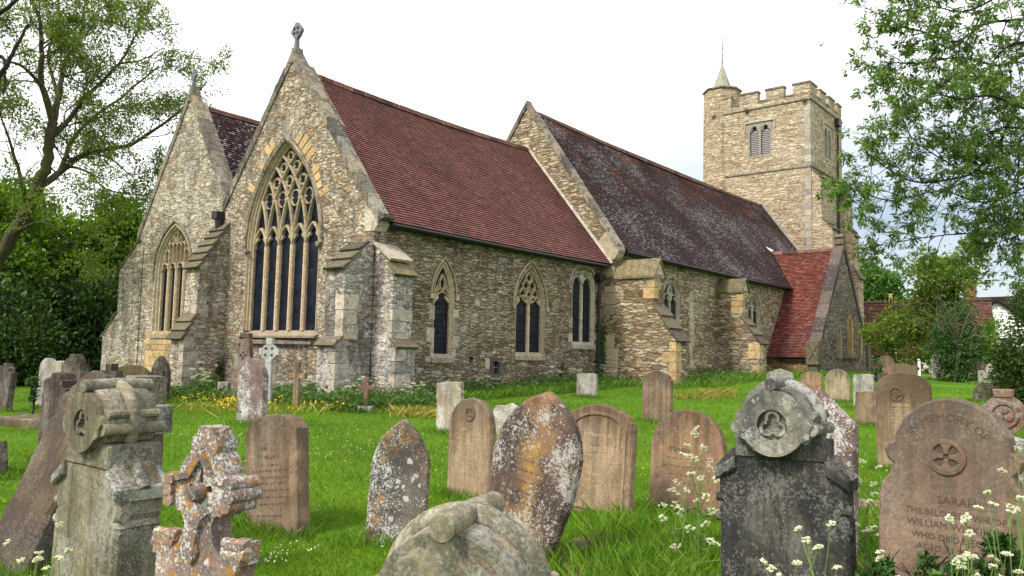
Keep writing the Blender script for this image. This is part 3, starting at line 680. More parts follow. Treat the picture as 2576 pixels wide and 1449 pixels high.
# --- chancel -------------------------------------------------------
def rough(poly, amp=.02, step=.3):
    """outline with the small unevenness of old masonry"""
    out = []
    for i, p in enumerate(poly):
        q = poly[(i+1) % len(poly)]; l = sqrt((q[0]-p[0])**2+(q[1]-p[1])**2); n = max(1, int(l/step))
        for k in range(n):
            t = k/n; j = amp if k else 0
            out.append((p[0]+(q[0]-p[0])*t+rng.uniform(-j, j), p[1]+(q[1]-p[1])*t+rng.uniform(-j, j)))
    return out
mb = MB(); mb.plate([(.006, -2.4), (7.3, -2.4), (7.3, 4.05), (3.83, 8.72), (.006, 3.56)], [gothic(2.235, 5.685, .3, 3.06, 6.28)], PE, 0, .75)
gable_wall = cp(mb, 'gable_wall', 'wall_gable'); gable_wall['label'] = 'pale rubble gable wall round the great window'
great_window()
mb = MB()                         # fan of golden voussoirs round the arch
for s in (0, 1):
    t = arch_top(2.53, 5.48, 3.06, 6.08, 15); t = t[:15] if s == 0 else t[16:]
    for i in range(5, 14):
        (x0, z0), (x1, z1) = (t[i], t[i+1]) if s == 0 else (t[14-i], t[14-i-1] if i < 14 else t[0])
        dx, dz = x1-x0, z1-z0; l = sqrt(dx*dx+dz*dz); nx, nz = dz/l, -dx/l
        if s: nx, nz = (nx, nz) if nx < 0 or nz > 0 else (-nx, -nz)
        if nz < 0: nx, nz = -nx, -nz
        r0, r1 = .38, .38+rng.uniform(.22, .5); g_ = .04
        if rng.random() < .25: continue
        mb.prism([(x0+nx*r0+dx*g_, z0+nz*r0+dz*g_), (x1+nx*r0-dx*g_, z1+nz*r0-dz*g_), (x1+nx*r1-dx*g_, z1+nz*r1-dz*g_), (x0+nx*r1+dx*g_, z0+nz*r1+dz*g_)], PE, -.012-rng.random()*.01, .1)
cps(mb, 'voussoir', 'ashlar_gold')
mb = MB()                         # little blocked opening high in the gable
for b in ((3.72, 7.15, .22, .16), (3.5, 7.0, .17, .3), (3.96, 7.0, .15, .26), (3.72, 6.8, .2, .2), (3.86, 6.62, .22, .16)):
    mb.prism([(b[0]-b[2]/2, b[1]-b[3]/2), (b[0]+b[2]/2, b[1]-b[3]/2), (b[0]+b[2]/2, b[1]+b[3]/2), (b[0]-b[2]/2, b[1]+b[3]/2)], PE, -.012, .1)
cps(mb, 'blocking_stone', 'ashlar')
holes = [gothic(2.295, 3.135, -.12, 1.66, 2.62), gothic(6.045, 7.605, 0, 1.62, 2.93), gothic(9.205, 10.665, .4, 2.5, 3.09), [(4.84, -.72), (5.38, -.72), (5.38, -.1), (4.84, -.1)], [(3.89, -.27), (4.07, -.27), (4.07, -.09), (3.89, -.09)]]
mb = MB(); mb.plate([(.02, -2.4), (11.33, -2.4), (11.33, 3.8), (.02, 3.8)], holes, PS(0), 0, .7)
cp(mb, 'side_wall', 'wall_side')
P0 = PS(0)
net_window(P0, 2.39, 3.04, -.08, 1.66, 2.52, 'single', .10, .08, 'window_stone', (.17, .07, .06, .02))
net_window(P0, 6.16, 7.49, .03, 1.62, 2.84, 'net', .12, .09, 'window_stone', (.2, .07, .06, .05))
net_window(P0, 9.31, 10.56, .46, 2.48, 2.98, 'yshape', .11, .09, 'window_grey', (.22, .07, .05, .02), 'glass_plain')
mb = MB(); mb.plate([(4.84, -.72), (5.38, -.72), (5.38, -.1), (4.84, -.1)], [[(4.95, -.6), (5.27, -.6), (5.27, -.22), (4.95, -.22)]], P0, -.02, .2)
mb.box(4.80, 5.44, -.06, .1, -.80, -.72); lw = cp(mb, 'window', 'coping')
sub(lw, MB().prism([(4.93, -.62), (5.29, -.62), (5.29, -.2), (4.93, -.2)], P0, .1, .12), 'pane', 'glass_plain')
sub(lw, MB().bar([(5.11, -.6), (5.11, -.22)], P0, .03, .06, .1).bar([(4.95, -.41), (5.27, -.41)], P0, .03, .06, .1), 'mullion', 'coping')
cp(MB().prism([(3.87, -.29), (4.09, -.29), (4.09, -.07), (3.87, -.07)], P0, .16, .2), 'vent_slot', 'iron')
mb = MB()                          # pale dressed blocks beside the windows and single big stones in the wall
def block(mb, pl, a0, a1, b0, b1, p=.014, t=.1): mb.prism([(a0, b0), (a1, b0), (a1, b1), (a0, b1)], pl, -p, t, .008)
for x0, x1, z0, z1 in ((2.13, 2.36, .95, 1.35), (2.05, 2.36, .3, .72), (3.13, 3.4, .15, .52), (3.13, 3.36, 1.05, 1.3), (3.13, 3.3, .55, .98), (2.22, 2.36, -.1, .28), (3.14, 3.28, -.1, .12), (2.02, 3.2, -.27, -.1), (4.42, 4.82, -.02, .05), (4.62, 4.82, -.45, -.12), (4.05, 4.3, 1.45, 1.65), (3.45, 3.72, .62, .78), (5.3, 5.6, 1.9, 2.0), (9.02, 9.27, .5, .8), (9.04, 9.27, 1.0, 1.35), (10.7, 10.95, .6, .9), (10.7, 10.9, 1.2, 1.6)):
    block(mb, P0, x0, x1, z0, z1)
cps(mb, 'dressed_stone', 'ashlar_pale')
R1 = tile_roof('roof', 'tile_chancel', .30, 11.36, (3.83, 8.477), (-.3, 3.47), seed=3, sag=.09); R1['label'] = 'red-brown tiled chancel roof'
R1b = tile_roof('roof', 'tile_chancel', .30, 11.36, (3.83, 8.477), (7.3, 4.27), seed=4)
ridge_line(.42, 11.36, 3.83, 8.5, 'x', .09)
mb = MB(); mb.tube([(.35, -.34, 3.40), (5.8, -.35, 3.36), (11.2, -.34, 3.37)], .045, 8); mb.box(.4, 11.2, -.24, -.0, 3.34, 3.42); cp(mb, 'gutter', 'iron')
mb = MB()                          # gable coping, kneeler stones
sl = 1.347
for sg, a_end in ((-1, -.18), (1, 7.1)):
    n = 9
    for i in range(n):
        t0, t1 = i/n, (i+.97)/n; y0 = 3.83+(a_end-3.83)*t0; y1 = 3.83+(a_end-3.83)*t1
        h = rng.uniform(-.03, .03)
        z0, z1 = 9.06-sl*abs(y0-3.83)+h, 9.06-sl*abs(y1-3.83)+h; th = .34
        vs = [PE(y, z+k, c+rng.uniform(-.015, .015)) for c in (-.04, .34) for y, z in ((y0, z0), (y1, z1)) for k in (0, -th)]
        mb.add(vs, [(0, 2, 3, 1), (4, 5, 7, 6), (0, 4, 6, 2), (1, 3, 7, 5), (0, 1, 5, 4), (2, 6, 7, 3)])
cp(MB().prism(rough([(.0, 3.22), (.36, 3.22), (.40, 3.95), (-.12, 3.62), (-.15, 3.4)], .01, .2), PE, -.02, .4), 'kneeler_stone', 'ashlar_butt')
mb.prism([(-.12, 3.40), (.0, 3.3), (.0, 3.62), (-.2, 3.66), (-.34, 3.66), (-.34, 3.56), (-.2, 3.5)], PE, .0, .38)
coping = cp(mb, 'gable_coping', 'coping')
mb = MB()                          # wheel cross on the gable
saddle = MB().prism([(3.58, 8.62), (4.04, 8.62), (3.9, 8.95), (3.88, 9.1), (3.70, 9.1), (3.68, 8.95)], PE, -.06, .26, .03); cp(saddle, 'saddle_stone', 'coping')
mb.prism([(3.71, 9.05), (3.87, 9.05), (3.82, 9.42), (3.745, 9.42)], PE, .0, .14, .02)
cc = (3.78, 9.62)
def quad_hole(t, r0, r1, sp):
    return [(cc[0]+r0*cos(t-sp), cc[1]+r0*sin(t-sp)), (cc[0]+r1*cos(t-sp), cc[1]+r1*sin(t-sp)), (cc[0]+r1*cos(t), cc[1]+r1*1.02*sin(t)), (cc[0]+r1*cos(t+sp), cc[1]+r1*sin(t+sp)), (cc[0]+r0*cos(t+sp), cc[1]+r0*sin(t+sp))]
outl = []
for i in range(32):
    t = 2*pi*i/32; r = .205 if abs(((t/(pi/2))+.5) % 1-.5) > .22 else .245
    outl.append((cc[0]+r*cos(t), cc[1]+r*1.1*sin(t)))
mb.plate(outl, [quad_hole(pi/4+k*pi/2, .055, .155, .46) for k in range(4)], PE, .01, .12)
cp(mb, 'gable_cross', 'lead')['label'] = 'grey wheel-headed cross on the large gable'

def buttress(prof, pl, a0, a1, mat, caps=(), capmat='weathering', over=.05, quoin=None, name='buttress'):
    """prof: (out, z) polygon in the plane across; pl maps (across, z, thickness)"""
    o = cp(MB().prism(rough(prof, .012, .35), pl, a0, a1), name, mat)
    for i, (p, q, nn) in enumerate(caps):
        mb = MB(); dx, dz = q[0]-p[0], q[1]-p[1]; l = sqrt(dx*dx+dz*dz); tx, tz = dx/l, dz/l; nx, nz = -tz, tx
        if nz < 0: nx, nz = -nx, -nz
        for k in range(nn):
            s0, s1 = l*k/nn-.0, l*(k+1)/nn+.035; j = rng.uniform(-.01, .02)
            A = [(p[0]+tx*s0+nx*.03, p[1]+tz*s0+nz*.03), (p[0]+tx*s1+nx*.105, p[1]+tz*s1+nz*.105), (p[0]+tx*s1+nx*.03, p[1]+tz*s1+nz*.03), (p[0]+tx*s0-nx*.03, p[1]+tz*s0-nz*.03)]
            mb.prism(A, pl, a0-over-j, a1+over+j)
        sub(o, mb, 'weathering', capmat if isinstance(capmat, str) else capmat[i])
    if quoin:
        for m in quoin.split(): sub(o, m, 'quoin', 'ashlar_butt')
    return o
BY = lambda a, b, c: (a, c, b)      # profile out along x, thickness along y
BX = lambda a, b, c: (c, a, b)      # profile out along y, thickness along x
q = MB(); z = -1.9
for i in range(9):
    hgt = rng.uniform(.28, .42); lx = -1.125 if z < .05 else -.925
    if z+hgt > 2.05: break
    q.box(lx-.012, lx+rng.uniform(.3, .5), -.012, rng.uniform(.25, .6), z+.01, z+hgt-.01)
    z += hgt
b_front = buttress([(.1, -2.4), (-1.12, -2.4), (-1.12, .12), (-.93, .34), (-.92, 2.12), (-.17, 2.9), (.1, 2.9)], BY, .0, .76, 'wall_buttress',
         [((-.17, 2.9), (-.95, 2.10), 3), ((-.92, .36), (-1.14, .1), 1)], 'weathering', .03, q)
q = MB(); z = -1.9
for i in range(9):
    hgt = rng.uniform(.26, .4); ly = -.935 if z < .05 else -.785
    if z+hgt > 1.95: break
    q.box(.028-rng.uniform(.0, .01), rng.uniform(.35, .75), ly-.012, ly+rng.uniform(.12, .3), z+.01, z+hgt-.01)
    z += hgt
buttress([(.1, -2.4), (-.94, -2.4), (-.92, .12), (-.77, .33), (-.77, 2.03), (-.59, 2.3), (-.58, 2.34), (.04, 2.9), (.1, 2.9)], BX, .04, .74, 'wall_buttress',
         [((.02, 2.9), (-.62, 2.38), 1), ((-.57, 2.34), (-.80, 2.0), 1), ((-.74, .36), (-.96, .1), 1)], ['ashlar_pale', 'weathering_moss', 'weathering'], .05, q)
cp(MB().prism([(5.9, .16), (2.3, .16), (2.3, .24), (5.9, .3)][::-1], PE, -.12, .05), 'string_course', 'coping')
# --- middle buttress and north chapel -------------------------------
q = MB(); z = -1.7
for i in range(9):
    hgt = rng.uniform(.3, .45); x0 = -1.215 if z > .9 else (-1.56 if z < 0 else None)
    if z+hgt > 2.45: break
    if x0: q.box(x0-.012, x0+rng.uniform(.3, .6), 6.688, 6.95, z+.01, z+hgt-.01)
    z += hgt
buttress([(.3, -2.4), (-1.56, -2.4), (-1.55, .3), (-1.2, 1.04), (-1.17, 2.5), (-.3, 3.96), (.3, 3.96)], BY, 6.7, 7.5, 'wall_chapel', [((-.25, 3.98), (-1.22, 2.45), 6), ((-1.18, 1.06), (-1.62, .24), 3)], 'weathering', .04, q)
CH = lambda a, b, c: (c+.3-.039*a, a, b)
mb = MB(); mb.plate([(7.2, -2.5), (13.0, -2.5), (12.95, 4.05), (9.94, 8.72), (6.9, 3.95)], [gothic(9.3, 11.62, .42, 2.7, 4.3)], CH, 0, .6)
cp(mb, 'gable_wall', 'wall_chapel')['label'] = 'rubble gable wall of the smaller chapel'
net_window(CH, 9.47, 11.47, .5, 2.62, 4.12, 'panel', .17, .20, 'window_stone', (.2, .08, .07, .1), 'glass', 4)
mb = MB(); sl2 = 1.6
for a_end in (6.95, 13.0):
    n = 8
    for i in range(n):
        y0 = 9.94+(a_end-9.94)*i/n; y1 = 9.94+(a_end-9.94)*(i+.97)/n; h = rng.uniform(-.03, .03)
        z0, z1 = 9.08-sl2*abs(y0-9.94)+h, 9.08-sl2*abs(y1-9.94)+h
        vs = [CH(y, z+k, c) for c in (-.04, .32) for y, z in ((y0, z0), (y1, z1)) for k in (0, -.36)]
        mb.add(vs, [(0, 2, 3, 1), (4, 5, 7, 6), (0, 4, 6, 2), (1, 3, 7, 5), (0, 1, 5, 4), (2, 6, 7, 3)])
cp(mb, 'gable_coping', 'coping')
cp(MB().prism([(9.72, 8.6), (10.14, 8.6), (10.03, 8.95), (9.98, 9.2), (9.88, 9.2), (9.83, 8.95)], CH, -.06, .26, .03), 'saddle_stone', 'coping')
mb = MB()
mb.prism([(9.89, 9.15), (9.97, 9.15), (9.95, 9.45), (9.91, 9.45)], CH, .02, .14)
for t in range(4):
    mb.lathe([(.0, -.05), (.07, -.04), (.07, .04), (0, .05)], CH(9.93+.11*cos(t*pi/2), 9.58+.12*sin(t*pi/2), .08), 8, 'x')
mb.prism([(9.85, 9.5), (10.01, 9.5), (10.01, 9.66), (9.85, 9.66)], CH, .04, .12)
cp(mb, 'gable_cross', 'lead')['label'] = 'small worn foliate cross on the chapel gable'
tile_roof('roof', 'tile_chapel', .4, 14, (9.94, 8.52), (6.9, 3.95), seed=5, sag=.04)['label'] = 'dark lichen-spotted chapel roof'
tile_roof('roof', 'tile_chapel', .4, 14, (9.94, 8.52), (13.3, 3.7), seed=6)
ridge_line(.6, 14, 9.94, 8.55, 'x', .04)
cp(MB().prism([(13.0, -2.5), (13.0, 3.7), (.6, 3.7), (.6, -2.5)], lambda a, b, c: (c, a, b), 13.5, 14), 'rear_wall', 'wall_chapel')
cp(MB().box(.7, 14, 12.55, 12.95, -2.5, 3.9), 'side_wall', 'wall_chapel')
buttress([(12.5, -2.5), (15.1, -2.5), (15.12, .35), (14.12, 1.22), (14.12, 2.88), (13.0, 3.75), (12.5, 3.75)], lambda a, b, c: CH(a, b, c-.04), .0, .7, 'wall_chapel', [((12.75, 3.9), (14.2, 2.8), 5), ((14.1, 1.28), (15.2, .3), 3)], 'weathering', .03)
mb = MB(); z = -1.8                # golden quoin patch beside the chapel window
while z < .4:
    h = rng.uniform(.2, .34); y = 10.25+rng.uniform(-.15, .2)
    while y < 11.9:
        wd = rng.uniform(.3, .5); block(mb, CH, y, min(y+wd-.02, 12.0), z, z+h-.02, .012); y += wd
    z += h
cps(mb, 'dressed_stone', 'ashlar_gold')
mb = MB(); mb.box(-.56, -.16, 6.98, 7.3, 4.12, 4.36); mb.lathe([(.12, 0), (.12, .1), (.15, .42)], (-.36, 7.14, 3.7), 10); hopper = cp(mb, 'rain_hopper', 'iron')
# --- nave -----------------------------------------------------------
XN = 11.314; YN = -.40; PN = PX(XN)
mb = MB(); mb.prism([(YN+.006, -2), (8.2, -2), (8.2, 4.25), (3.9, 10.2), (YN+.006, 4.25)], PN, 0, .7)
cp(mb, 'gable_wall', 'wall_nave')['label'] = 'nave gable wall rising behind the chancel roof'
mb = MB()
for a_end in (-.65, 8.45):
    n = 10
    for i in range(n):
        y0 = 3.9+(a_end-3.9)*i/n; y1 = 3.9+(a_end-3.9)*(i+.97)/n; h = rng.uniform(-.03, .03)
        z0, z1 = 10.55-1.39*abs(y0-3.9)+h, 10.55-1.39*abs(y1-3.9)+h
        vs = [PN(y, z+k, c) for c in (-.04, .30) for y, z in ((y0, z0), (y1, z1)) for k in (0, -.3)]
        mb.add(vs, [(0, 2, 3, 1), (4, 5, 7, 6), (0, 4, 6, 2), (1, 3, 7, 5), (0, 1, 5, 4), (2, 6, 7, 3)])
cp(mb, 'gable_coping', 'coping')
mb = MB(); mb.prism([(YN+.02, 3.62), (.35, 3.9), (.2, 4.5), (-.12, 4.75), (-.62, 4.2), (-.66, 4.0), (-.5, 3.72)], PN, -.03, .45); cp(mb, 'kneeler_stone', 'ashlar')
# pale mortar fillet where the chancel roof meets the gable
cp(MB().sweep([(-.34, 3.5), (3.83, 8.56), (7.3, 4.35)], PN, [(-.02, -.08), (.07, -.03), (.05, .05), (-.05, .05)], False), 'mortar_fillet', 'ashlar_pale')
PV = PS(YN)
mb = MB(); mb.plate([(XN+.006, -2), (36.4, -2), (36.4, 4.3), (XN+.006, 4.3)], [gothic(15.145, 16.615, .65, 2.35, 3.3), gothic(23.805, 25.335, .8, 2.4, 3.32)], PV, 0, .7)
cp(mb, 'side_wall', 'wall_nave')
net_window(PV, 15.26, 16.5, .7, 2.42, 3.14, 'dec', .12, .10, 'window_grey', (.2, .08, .06, .05), 'glass_plain')
net_window(PV, 23.92, 25.22, .85, 2.45, 3.16, 'dec', .12, .10, 'window_grey', (.2, .08, .06, .05), 'glass_plain')
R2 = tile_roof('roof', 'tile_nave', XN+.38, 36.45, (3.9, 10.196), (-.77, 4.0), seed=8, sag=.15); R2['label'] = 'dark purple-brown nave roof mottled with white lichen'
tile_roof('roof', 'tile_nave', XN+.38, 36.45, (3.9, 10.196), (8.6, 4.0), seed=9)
ridge_line(XN+.5, 36.4, 3.9, 10.22, 'x', .15)
mb = MB(); mb.tube([(XN+.4, -.80, 3.94), (24, -.82, 3.88), (29, -.80, 3.92)], .045, 8); mb.box(XN+.5, 29, -.72, YN+.1, 3.87, 3.95); cp(mb, 'gutter', 'iron')
mb = MB(); mb.box(XN-.0, 36.5, 8.1, 8.6, -2, 4.2); cp(mb, 'side_wall', 'wall_nave')
def nave_buttress(x0, x1, y_up, z_up, z_rdg, y_lo, z_s0, z_s1, base):
    o = buttress([(YN+.05, -2), (y_lo, -2), (y_lo, z_s1), (y_up+.03, z_s0), (y_up, z_up), (YN+.05, z_up)], BX, x0, x1, 'wall_nave',
                 [((y_up+.08, z_s0+.08), (y_lo-.05, z_s1-.06), 3)], 'weathering', .07)
    xm = (x0+x1)/2; mb = MB()       # little gabled roof along the top
    mb.prism([(x0, z_up), (x1, z_up), (xm, z_rdg-.04)], lambda a, b, c: (a, c, b), y_up+.01, YN+.05)
    sub(o, mb, 'gablet', 'ashlar_pale')
    mb = MB()
    for s in (x0-.07, x1+.07):
        mb.prism([(xm, z_rdg), (s, z_up-.06), (s, z_up-.14), (xm, z_rdg-.09)] if s < xm else [(xm, z_rdg-.09), (s, z_up-.14), (s, z_up-.06), (xm, z_rdg)], lambda a, b, c: (a, c, b), y_up-.05, YN+.05)
    sub(o, mb, 'weathering', 'weathering_moss')
    q = MB(); z = base
    while z < z_up-.3:
        h = rng.uniform(.25, .42); yy = y_lo if z+h < z_s1 else (y_up if z > z_s0 else None)
        if yy is not None and rng.random() < .85: q.box(x0-.014, x0+rng.uniform(.25, .5), yy-.014, yy+rng.uniform(.25, .55), z+.01, z+h-.01)
        z += h
    for m in q.split(): sub(o, m, 'quoin', 'ashlar_gold')
    return o
nave_buttress(XN-.012, 12.09, -2.13, 3.02, 3.64, -3.0, 1.88, .64, -.9)
nave_buttress(20.11, 20.85, -1.69, 3.15, 3.70, -2.48, 1.87, .76, -.9)
mb = MB(); z = -.8                 # quoins at the corner and an upright strip in the nave wall
while z < 3.6:
    h = rng.uniform(.25, .5); wd = rng.uniform(.3, .42)
    if rng.random() < .75: block(mb, PN, YN-rng.uniform(.02, .3), 0.0, z, z+h-.02, .026)
    z += h
z = -.4
while z < 2.9:
    h = rng.uniform(.25, .5); block(mb, PV, 17.55+rng.uniform(-.1, .05), 17.95+rng.uniform(-.1, .15), z, z+h-.02, .012); z += h
cps(mb, 'quoin', 'ashlar')
mb = MB(); mb.tube([(10.79, -.12, -1.1), (10.78, -.12, 2.75)], .055, 10)
for zz in (-.2, .9, 2.0): mb.box(10.70, 10.86, -.16, -.0, zz, zz+.05)
mb.prism([(10.62, 2.98), (10.70, 2.72), (10.88, 2.72), (10.96, 2.98)], P0, -.24, -.02); mb.box(10.6, 10.98, -.26, -.01, 2.98, 3.06)
mb.tube([(10.78, -.12, 3.0), (10.8, -.2, 3.2), (11.0, -.3, 3.33)], .045, 8); cp(mb, 'drainpipe', 'iron')
# --- tower ----------------------------------------------------------
TX0, TX1, TY0, TY1 = 36.41, 42.92, .65, 7.16; PT = PX(TX0); PTS = PS(TY0)
def louvre_window(pl, a0, a1, z0, z1, mirror=False):
    am = (a0+a1)/2; hw = (a1-a0)/2; fw = .05
    mb = MB(); L0, L1 = (a0+.34, am-.07), (am+.07, a1-.34)
    outer = [(a0+.24, z0-.12), (a1-.24, z0-.12), (a1-.24, z1), (a0+.24, z1)]
    mb.plate(outer, [gothic(l[0], l[1], z0, z1-.62, z1-.2) for l in (L0, L1)], pl, -.012, .26)
    root = cp(mb, 'window', 'window_grey')
    mb = MB()
    for l in (L0, L1):
        n = 14
        for i in range(n):
            z = z0+(z1-.5-z0)*i/n
            mb.add([pl(l[0], z, .14), pl(l[1], z, .14), pl(l[1], z+.13, .24), pl(l[0], z+.13, .24), pl(l[0], z+.03, .14), pl(l[1], z+.03, .14), pl(l[1], z+.16, .24), pl(l[0], z+.16, .24)],
                   [(0, 1, 2, 3), (4, 7, 6, 5), (0, 4, 5, 1), (3, 2, 6, 7)])
    sub(root, mb, 'louvres', 'louvre')
    mb = MB()
    for l in (L0, L1): mb.prism([(l[0]-.02, z0), (l[1]+.02, z0), (l[1]+.02, z1-.1), (l[0]-.02, z1-.1)], pl, .27, .3)
    sub(root, mb, 'opening_back', 'iron')
    mb = MB()
    for l in (L0, L1):
        light_head(mb, pl, l[0], l[1], z1-.62, z1-.2, .05, .02, .2)
    sub(root, mb, 'tracery', 'window_grey')
    mb = MB(); mb.sweep([(a0+.08, z1-.55), (a0+.08, z1+.02), (a1-.08, z1+.02), (a1-.08, z1-.55)], pl, [(0, -.09), (.1, -.05), (.1, .02), (0, .02)], False)
    sub(root, mb, 'hood_mould', 'window_grey')
    return root
hE = [(3.2, 13.5), (4.76, 13.5), (4.76, 15.86), (3.2, 15.86)]; hS = [(39.1, 13.5), (40.6, 13.5), (40.6, 15.86), (39.1, 15.86)]
mb = MB(); mb.plate([(TY0+.006, -2), (TY1-.006, -2), (TY1-.006, 17.3), (TY0+.006, 17.3)], [hE], PT, 0, .8)
mb.plate([(TX0+.006, -2), (TX1-.006, -2), (TX1-.006, 17.298), (TX0+.006, 17.298)], [hS], PTS, 0, .8)
mb.box(TX0+.81, TX1-.7, TY1-.6, TY1, -2, 17.296); mb.box(TX1-.6, TX1, TY0+.81, TY1, -2, 17.294)
mb.box(TX0+.5, TX1-.5, TY0+.5, TY1-.5, 16.4, 16.6)
tower = cp(mb, 'tower', 'wall_tower')
louvre_window(PT, 2.94, 5.02, 13.62, 15.86); louvre_window(PTS, 38.82, 40.88, 13.62, 15.86)
mb = MB()
for z, p in ((12.45, .06), (16.87, .08)):
    for pl, a0, a1 in ((PT, TY0-p, TY1+p), (PTS, TX0-p, TX1+p)):
        mb.sweep([(a0, z), (a1, z)], pl, [(.08, .02), (.08, -.02), (.0, -p), (-.05, -p*.8), (-.09, .02)], False)
for y in (1.0, 4.85, 7.2): mb.lathe([(.02, -.32), (.13, -.26), (.15, -.05), (.1, .05)], PT(y, 16.82, 0), 8, 'x')
cps(mb, 'string_course', 'coping')
mb = MB(); cap = MB()
def merlon(axis, a0, a1, top):
    t = .42
    if axis == 'y':
        for X in (TX0, TX1-t): mb.box(X, X+t, a0, a1, 17.29, 17.98); cap.box(X-.05, X+t+.05, a0-.04, a1+.04, 17.94, 18.06)
    else:
        for Y in (TY0, TY1-t): mb.box(a0, a1, Y, Y+t, 17.29, 17.98); cap.box(a0-.04, a1+.04, Y-.05, Y+t+.05, 17.94, 18.06)
for a0, a1 in ((TY0, 1.77), (2.36, 3.58), (4.12, 5.42), (6.02, TY1)): merlon('y', a0, a1, 18)
for a0, a1 in ((TX0+.43, 37.75), (38.35, 39.55), (40.1, 41.4), (41.95, TX1-.43)): merlon('x', a0, a1, 18)
for a0, a1 in ((1.77, 2.36), (3.58, 4.12), (5.42, 6.02)):
    for X in (TX0, TX1-.42): cap.box(X-.05, X+.47, a0, a1, 17.27, 17.36)
for a0, a1 in ((37.75, 38.35), (39.55, 40.1), (41.4, 41.95)):
    for Y in (TY0, TY1-.42): cap.box(a0, a1, Y-.05, Y+.47, 17.27, 17.36)
cps(mb, 'merlon', 'wall_tower'); cps(cap, 'merlon_coping', 'coping')
mb = MB(); z = 0; alt = 0          # tower quoins
while z < 16.3:
    h = rng.uniform(.35, .5); alt ^= 1
    a = .75 if alt else .4; b = .4 if alt else .75
    mb.box(TX0-.014, TX0+b*rng.uniform(.8, 1.1), TY0-.014, TY0+a*rng.uniform(.8, 1.1), z+.01, z+h-.01)
    if z > 8 and rng.random() < .8: block(mb, PT, 6.3+rng.uniform(0, .25), 6.75, z, z+h-.02, .014)
    z += h
cps(mb, 'quoin', 'ashlar_pale')
mb = MB(); RC = (37.45, 7.12)      # stair turret
def octa(r, z): return [(RC[0]+r*cos(pi/8+pi/4*k), RC[1]+r*sin(pi/8+pi/4*k), z) for k in range(8)]
def octs(mb, rings):
    vs = [p for r, z in rings for p in octa(r, z)]; n = len(rings)
    mb.add(vs, [(i*8+j, i*8+(j+1) % 8, (i+1)*8+(j+1) % 8, (i+1)*8+j) for i in range(n-1) for j in range(8)]+[tuple(range(8))[::-1], tuple(range((n-1)*8, n*8))])
octs(mb, [(1.36, 4), (1.36, 12.4), (1.30, 12.5), (1.28, 18.75)]); turret = cp(mb, 'turret', 'wall_tower')
mb = MB(); octs(mb, [(1.30, 18.72), (1.38, 18.78), (1.36, 18.88), (.72, 19.02)]); sub(turret, mb, 'coping', 'coping')
mb = MB(); octs(mb, [(.70, 19.0), (.62, 19.15), (.30, 20.1), (.05, 20.85)]); sub(turret, mb, 'spire', dressed('spire_shingle', (.25, .24, .19), .2, .3, .3))
mb = MB(); mb.tube([(RC[0], RC[1], 20.75), (RC[0], RC[1], 21.6), (RC[0], RC[1], 22.85)], [.055, .04, .022], 8)
for zz in (21.55, 21.62, 22.75): mb.lathe([(0, -.05), (.06, 0), (0, .05)], (RC[0], RC[1], zz), 8)
for k, (zz, ln) in enumerate(((22.5, .13), (22.35, .18), (22.2, .12), (22.1, .3), (22.0, .22), (21.95, .3))):
    mb.tube([(RC[0], RC[1], zz), (RC[0]+ln*.5, RC[1]-ln*.8, zz+.02*(k-2))], .016, 5)
sub(turret, mb, 'weather_vane', 'iron')
mb = MB()
buttress([(.9, -2), (-.66, -2), (-.62, 8.3), (.02, 9.0), (.06, 11.6), (.62, 12.25), (.9, 12.25)], BX, 36.47, 37.5, 'wall_tower', [((.62, 12.3), (.0, 11.6), 2), ((.04, 9.05), (-.7, 8.25), 2)], 'weathering', .04)
buttress([(.9, -2), (-.68, -2), (-.66, 5.7), (-.44, 6.2), (-.42, 8.6), (-.05, 9.2), (.0, 11.4), (.62, 12.3), (.9, 12.3)], BX, 41.8, 42.86, 'wall_tower', [((.62, 12.35), (-.06, 11.35), 2), ((-.03, 9.25), (-.5, 8.5), 2), ((-.42, 6.25), (-.74, 5.6), 1)], 'weathering', .04)
mb = MB(); mb.tube([(41.6, .52, -.5), (41.6, .52, 16.3)], .07, 8); mb.box(41.3, 41.9, .32, .62, 16.25, 16.75); cp(mb, 'drainpipe', 'iron')
cp(MB().sweep([(8.5, 3.95), (3.9, 10.33), (-.8, 3.95)][::-1], PT, [(-.03, -.07), (.10, -.03), (.08, .05), (-.05, .05)], False), 'mortar_fillet', 'ashlar_pale')
# --- porch ----------------------------------------------------------
PXR, PZR, YQ = 30.62, 6.17, -3.0; PQ = PS(YQ)
mb = MB(); mb.plate([(26.5, -2), (34.8, -2), (34.8, .45), (PXR, 6.1), (26.5, .45)], [gothic(29.3, 30.0, .2, 1.35, 1.98), gothic(31.05, 32.2, .42, 1.8, 2.62), gothic(33.05, 33.75, .42, 1.2, 1.82)], PQ, 0, .55)
cp(mb, 'gable_wall', 'wall_porch')['label'] = 'dark coursed porch gable with three narrow lancets'
for a0, a1, s, sp, ap, mt in ((29.4, 29.9, .2, 1.35, 1.86, 'ashlar'), (31.3, 31.95, .42, 1.8, 2.45, 'ashlar_gold'), (33.15, 33.65, .42, 1.2, 1.7, 'ashlar')):
    mb = MB(); gi = gothic(a0, a1, s, sp, ap); mb.sweep(gi[1:]+[gi[0]], PQ, [(-.12, -.03), (-.02, .0), (0, .3), (-.14, .3)], False); r_ = cp(mb, 'window', mt)
    sub(r_, MB().prism(gothic(a0-.02, a1+.02, s, sp, ap), PQ, .24, .27), 'pane', 'glass_plain' if mt == 'ashlar' else 'ashlar_gold')
cp(MB().box(30.2, 33.1, YQ-.12, YQ+.1, .22, .34), 'string_course', 'coping')
cp(MB().box(26.42, 26.8, YQ+.5, YN, -2, .22), 'side_wall', 'wall_porch_side')
cp(MB().box(34.4, 34.8, YQ+.5, YN, -2, .22), 'side_wall', 'wall_porch_side')
